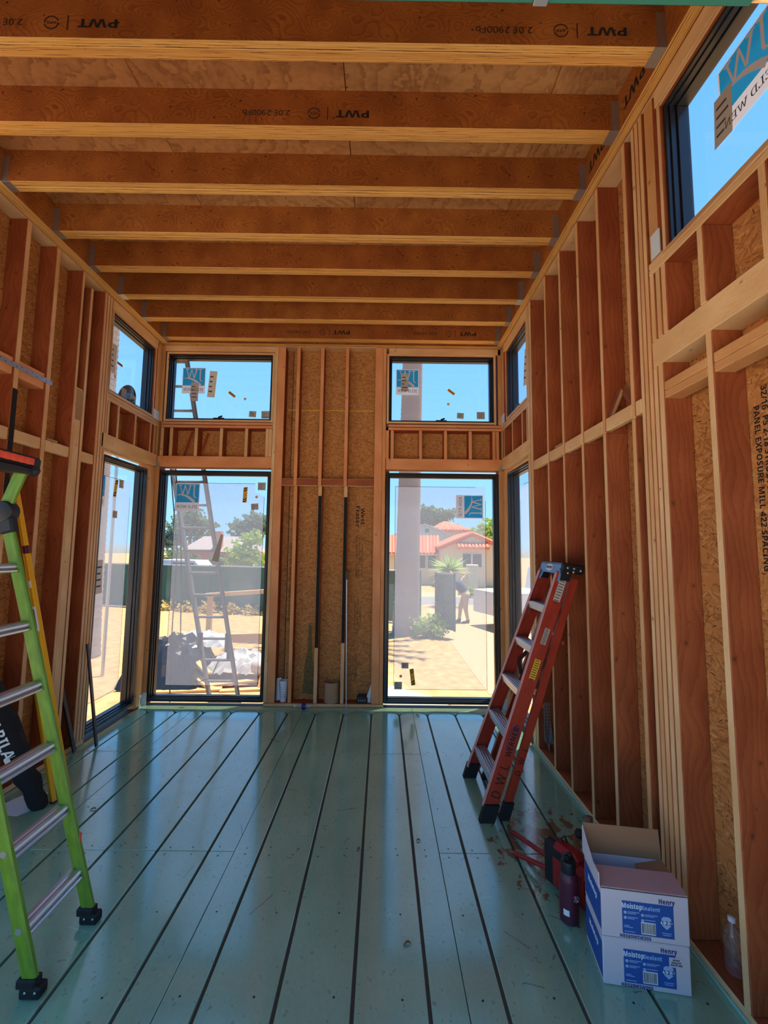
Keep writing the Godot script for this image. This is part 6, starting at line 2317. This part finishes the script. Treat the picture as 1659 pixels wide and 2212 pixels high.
	# plywood sheet on the ground by the right window
	o = thing("plywood_sheet", P(3.2, GY, 23), "pale plywood sheet lying on the ground near right window", "plywood")
	m = M.new()
	prism(m, P(0, GY + 0.02, 0), Basis(Vector3.RIGHT, Vector3.FORWARD, Vector3.UP), PackedVector2Array([Vector2(0.2, 20.5) * FT, Vector2(2.6, 20.4) * FT, Vector2(4.6, 22.6) * FT, Vector2(1.4, 25.2) * FT]), 0.015)
	part(o, "sheet", m, mats.stucco)

# crumpled cloth draped over a rounded heap; half sizes in feet
func crumple(m: M, c: Vector3, hx: float, hz: float, up: float, sd: int, rough: float) -> void:
	var n := noise(sd, 1.0, 2)
	var k := 18
	var pts := []
	for j in k + 1:
		for i in k + 1:
			var u := i * 2.0 / k - 1.0
			var w := j * 2.0 / k - 1.0
			var r := maxf(absf(u), absf(w))
			var h := up * (1.0 - pow(r, 2.5)) + rough * (absf(n.get_noise_2d(u * 3.0 + sd, w * 3.0)) * 3.0 - 0.8) * (1.0 - 0.5 * r)
			pts.append(c + Vector3(u * hx + rough * 0.4 * n.get_noise_2d(w * 4.0, u * 4.0), h - up * 0.9 * pow(r, 4.0), -w * hz) * FT)
	for j in k:
		for i in k:
			var p: int = j * (k + 1) + i
			m.poly([pts[p], pts[p + 1], pts[p + k + 2]], Vector3.UP + Vector3.BACK * 0.1)
			m.poly([pts[p], pts[p + k + 2], pts[p + k + 1]], Vector3.UP + Vector3.BACK * 0.1)

# ---------------------------------------------------------------- the person at the gate: one continuous body
func person() -> void:
	var at := P(9.9, GY, 47.0)
	var o := thing("person", at, "person in dark shirt and tan trousers bending behind the gate", "person")
	var shirt := Color(0.035, 0.05, 0.10)
	var tan := Color(0.50, 0.38, 0.22)
	var boot := Color(0.14, 0.09, 0.06)
	var skin := Color(0.45, 0.27, 0.18)
	var hair := Color(0.03, 0.02, 0.02)
	# joints in metres from the feet; the person faces left and leans over to the gate
	var hip := Vector3(0.05, 0.93, 0)
	var chest := Vector3(-0.22, 1.27, 0)
	var neck := Vector3(-0.38, 1.40, 0)
	var bones := [
		[hip + Vector3(0, 0, 0.09), Vector3(0.02, 0.50, 0.10), 0.105, 0.075, tan], [Vector3(0.02, 0.50, 0.10), Vector3(0.10, 0.11, 0.11), 0.075, 0.052, tan],
		[hip + Vector3(0, 0, -0.09), Vector3(-0.10, 0.52, -0.12), 0.105, 0.075, tan], [Vector3(-0.10, 0.52, -0.12), Vector3(-0.14, 0.11, -0.13), 0.075, 0.052, tan],
		[Vector3(0.10, 0.10, 0.11), Vector3(0.10, 0.04, 0.11), 0.055, 0.05, boot], [Vector3(0.10, 0.045, 0.11), Vector3(-0.07, 0.035, 0.12), 0.048, 0.036, boot],
		[Vector3(-0.14, 0.10, -0.13), Vector3(-0.14, 0.04, -0.13), 0.055, 0.05, boot], [Vector3(-0.14, 0.045, -0.13), Vector3(-0.31, 0.035, -0.12), 0.048, 0.036, boot],
		[hip, hip + Vector3(-0.05, 0.10, 0), 0.15, 0.15, tan], [hip + Vector3(-0.06, 0.12, 0), chest, 0.15, 0.165, shirt],
		[chest + Vector3(0, 0, 0.10), chest + Vector3(-0.05, 0.06, 0.19), 0.11, 0.075, shirt], [chest + Vector3(0, 0, -0.10), chest + Vector3(-0.05, 0.06, -0.19), 0.11, 0.075, shirt],
		[chest, neck, 0.12, 0.06, shirt], [neck, neck + Vector3(-0.07, 0.06, 0), 0.058, 0.055, skin],
		[neck + Vector3(-0.12, 0.10, 0), neck + Vector3(-0.15, 0.16, 0), 0.085, 0.092, skin], [neck + Vector3(-0.10, 0.17, 0), neck + Vector3(-0.13, 0.19, 0), 0.088, 0.09, hair],
		[neck + Vector3(-0.235, 0.115, 0), neck + Vector3(-0.25, 0.10, 0), 0.016, 0.012, skin],
		[chest + Vector3(-0.05, 0.06, 0.2), Vector3(-0.40, 1.03, 0.24), 0.062, 0.05, shirt], [Vector3(-0.40, 1.03, 0.24), Vector3(-0.58, 0.86, 0.2), 0.046, 0.033, skin],
		[chest + Vector3(-0.05, 0.06, -0.2), Vector3(-0.44, 1.05, -0.24), 0.062, 0.05, shirt], [Vector3(-0.44, 1.05, -0.24), Vector3(-0.64, 0.92, -0.16), 0.046, 0.033, skin]]
	for s in [[Vector3(-0.58, 0.86, 0.2)], [Vector3(-0.64, 0.92, -0.16)]]:
		var w: Vector3 = s[0]
		bones.append([w, w + Vector3(-0.07, -0.04, 0), 0.034, 0.034, skin])
		for f in 4:
			var r := w + Vector3(-0.08, -0.05, -0.03 + 0.02 * f)
			bones.append([r, r + Vector3(-0.05, -0.035 - 0.004 * f, 0), 0.0105, 0.0095, skin])
			bones.append([r + Vector3(-0.05, -0.035 - 0.004 * f, 0), r + Vector3(-0.062, -0.072, 0), 0.0095, 0.0085, skin])
		bones.append([w + Vector3(-0.03, -0.01, -0.03), w + Vector3(-0.07, -0.05, -0.06), 0.012, 0.010, skin])
	var m := M.new()
	m.cols = true
	nets(m, bones, at, 0.022, 0.03)
	var mt := StandardMaterial3D.new()
	mt.vertex_color_use_as_albedo = true
	mt.roughness = 0.85
	part(o, "body", m, mt)

# smooth union of tapered capsules meshed as surface nets
func nets(m: M, bones: Array, at: Vector3, cell: float, soft: float) -> void:
	var lo := Vector3.ONE * 1e9
	var hi := Vector3.ONE * -1e9
	for q in bones:
		for e in 2:
			var p: Vector3 = q[e]
			var r: float = q[2 + e] + cell * 2.0
			lo = lo.min(p - Vector3.ONE * r)
			hi = hi.max(p + Vector3.ONE * r)
	var nx := int((hi.x - lo.x) / cell) + 2
	var ny := int((hi.y - lo.y) / cell) + 2
	var nz := int((hi.z - lo.z) / cell) + 2
	var f := PackedFloat32Array()
	f.resize(nx * ny * nz)
	f.fill(1.0)
	for q in bones:
		var a: Vector3 = q[0]
		var b: Vector3 = q[1]
		var ra: float = q[2]
		var rb: float = q[3]
		var pad := maxf(ra, rb) + cell * 3.0
		var s0 := ((a.min(b) - Vector3.ONE * pad - lo) / cell).floor()
		var s1 := ((a.max(b) + Vector3.ONE * pad - lo) / cell).ceil()
		var ab := b - a
		var l2 := maxf(ab.length_squared(), 1e-8)
		for k in range(maxi(0, int(s0.z)), mini(nz, int(s1.z))):
			for j in range(maxi(0, int(s0.y)), mini(ny, int(s1.y))):
				for i in range(maxi(0, int(s0.x)), mini(nx, int(s1.x))):
					var p := lo + Vector3(i, j, k) * cell
					var t := clampf((p - a).dot(ab) / l2, 0.0, 1.0)
					var d := p.distance_to(a + ab * t) - lerpf(ra, rb, t)
					var w := (k * ny + j) * nx + i
					var o := f[w]
					var sm := minf(soft, minf(ra, rb))
					var h := maxf(sm - absf(o - d), 0.0) / sm
					f[w] = minf(o, d) - h * h * sm * 0.25
	var idx := {}
	var cs := []
	for c in 8:
		cs.append(Vector3i(c & 1, (c >> 1) & 1, c >> 2))
	for k in nz - 1:
		for j in ny - 1:
			for i in nx - 1:
				var sum := Vector3.ZERO
				var num := 0
				var v := []
				for c in 8:
					var q: Vector3i = cs[c]
					v.append(f[((k + q.z) * ny + j + q.y) * nx + i + q.x])
				if v.min() >= 0.0 or v.max() < 0.0:
					continue
				for e in [[0, 1], [2, 3], [4, 5], [6, 7], [0, 2], [1, 3], [4, 6], [5, 7], [0, 4], [1, 5], [2, 6], [3, 7]]:
					var va: float = v[e[0]]
					var vb: float = v[e[1]]
					if (va < 0.0) != (vb < 0.0):
						sum += Vector3(cs[e[0]]).lerp(Vector3(cs[e[1]]), va / (va - vb))
						num += 1
				var p := lo + (Vector3(i, j, k) + sum / num) * cell
				idx[Vector3i(i, j, k)] = m.v.size()
				var gx: float = v[1] + v[3] + v[5] + v[7] - v[0] - v[2] - v[4] - v[6]
				var gy: float = v[2] + v[3] + v[6] + v[7] - v[0] - v[1] - v[4] - v[5]
				var gz: float = v[4] + v[5] + v[6] + v[7] - v[0] - v[1] - v[2] - v[3]
				m.v.append(at + p)
				m.n.append(Vector3(gx, gy, gz).normalized())
				m.t.append(Vector2.ZERO)
				var best := 1e9
				var col := Color.WHITE
				for q in bones:
					var ab: Vector3 = q[1] - q[0]
					var t := clampf((p - q[0]).dot(ab) / maxf(ab.length_squared(), 1e-8), 0.0, 1.0)
					var d: float = p.distance_to(q[0] + ab * t) - lerpf(q[2], q[3], t)
					if d < best:
						best = d
						col = q[4]
				m.c.append(col)
	for key in idx:
		var q: Vector3i = key
		for ax in 3:
			var a1 := (ax + 1) % 3
			var a2 := (ax + 2) % 3
			var d1 := Vector3i.ZERO
			var d2 := Vector3i.ZERO
			var dn := Vector3i.ZERO
			d1[a1] = 1
			d2[a2] = 1
			dn[ax] = 1
			if not (idx.has(q - d1) and idx.has(q - d2) and idx.has(q - d1 - d2)):
				continue
			var n := q + dn
			var va := f[(q.z * ny + q.y) * nx + q.x]
			var vb := f[(n.z * ny + n.y) * nx + n.x]
			if (va < 0.0) == (vb < 0.0):
				continue
			var p0: int = idx[q]
			var p1: int = idx[q - d1]
			var p2: int = idx[q - d1 - d2]
			var p3: int = idx[q - d2]
			if va < 0.0:
				m.i.append_array([p0, p2, p1, p0, p3, p2])
			else:
				m.i.append_array([p0, p1, p2, p0, p2, p3])
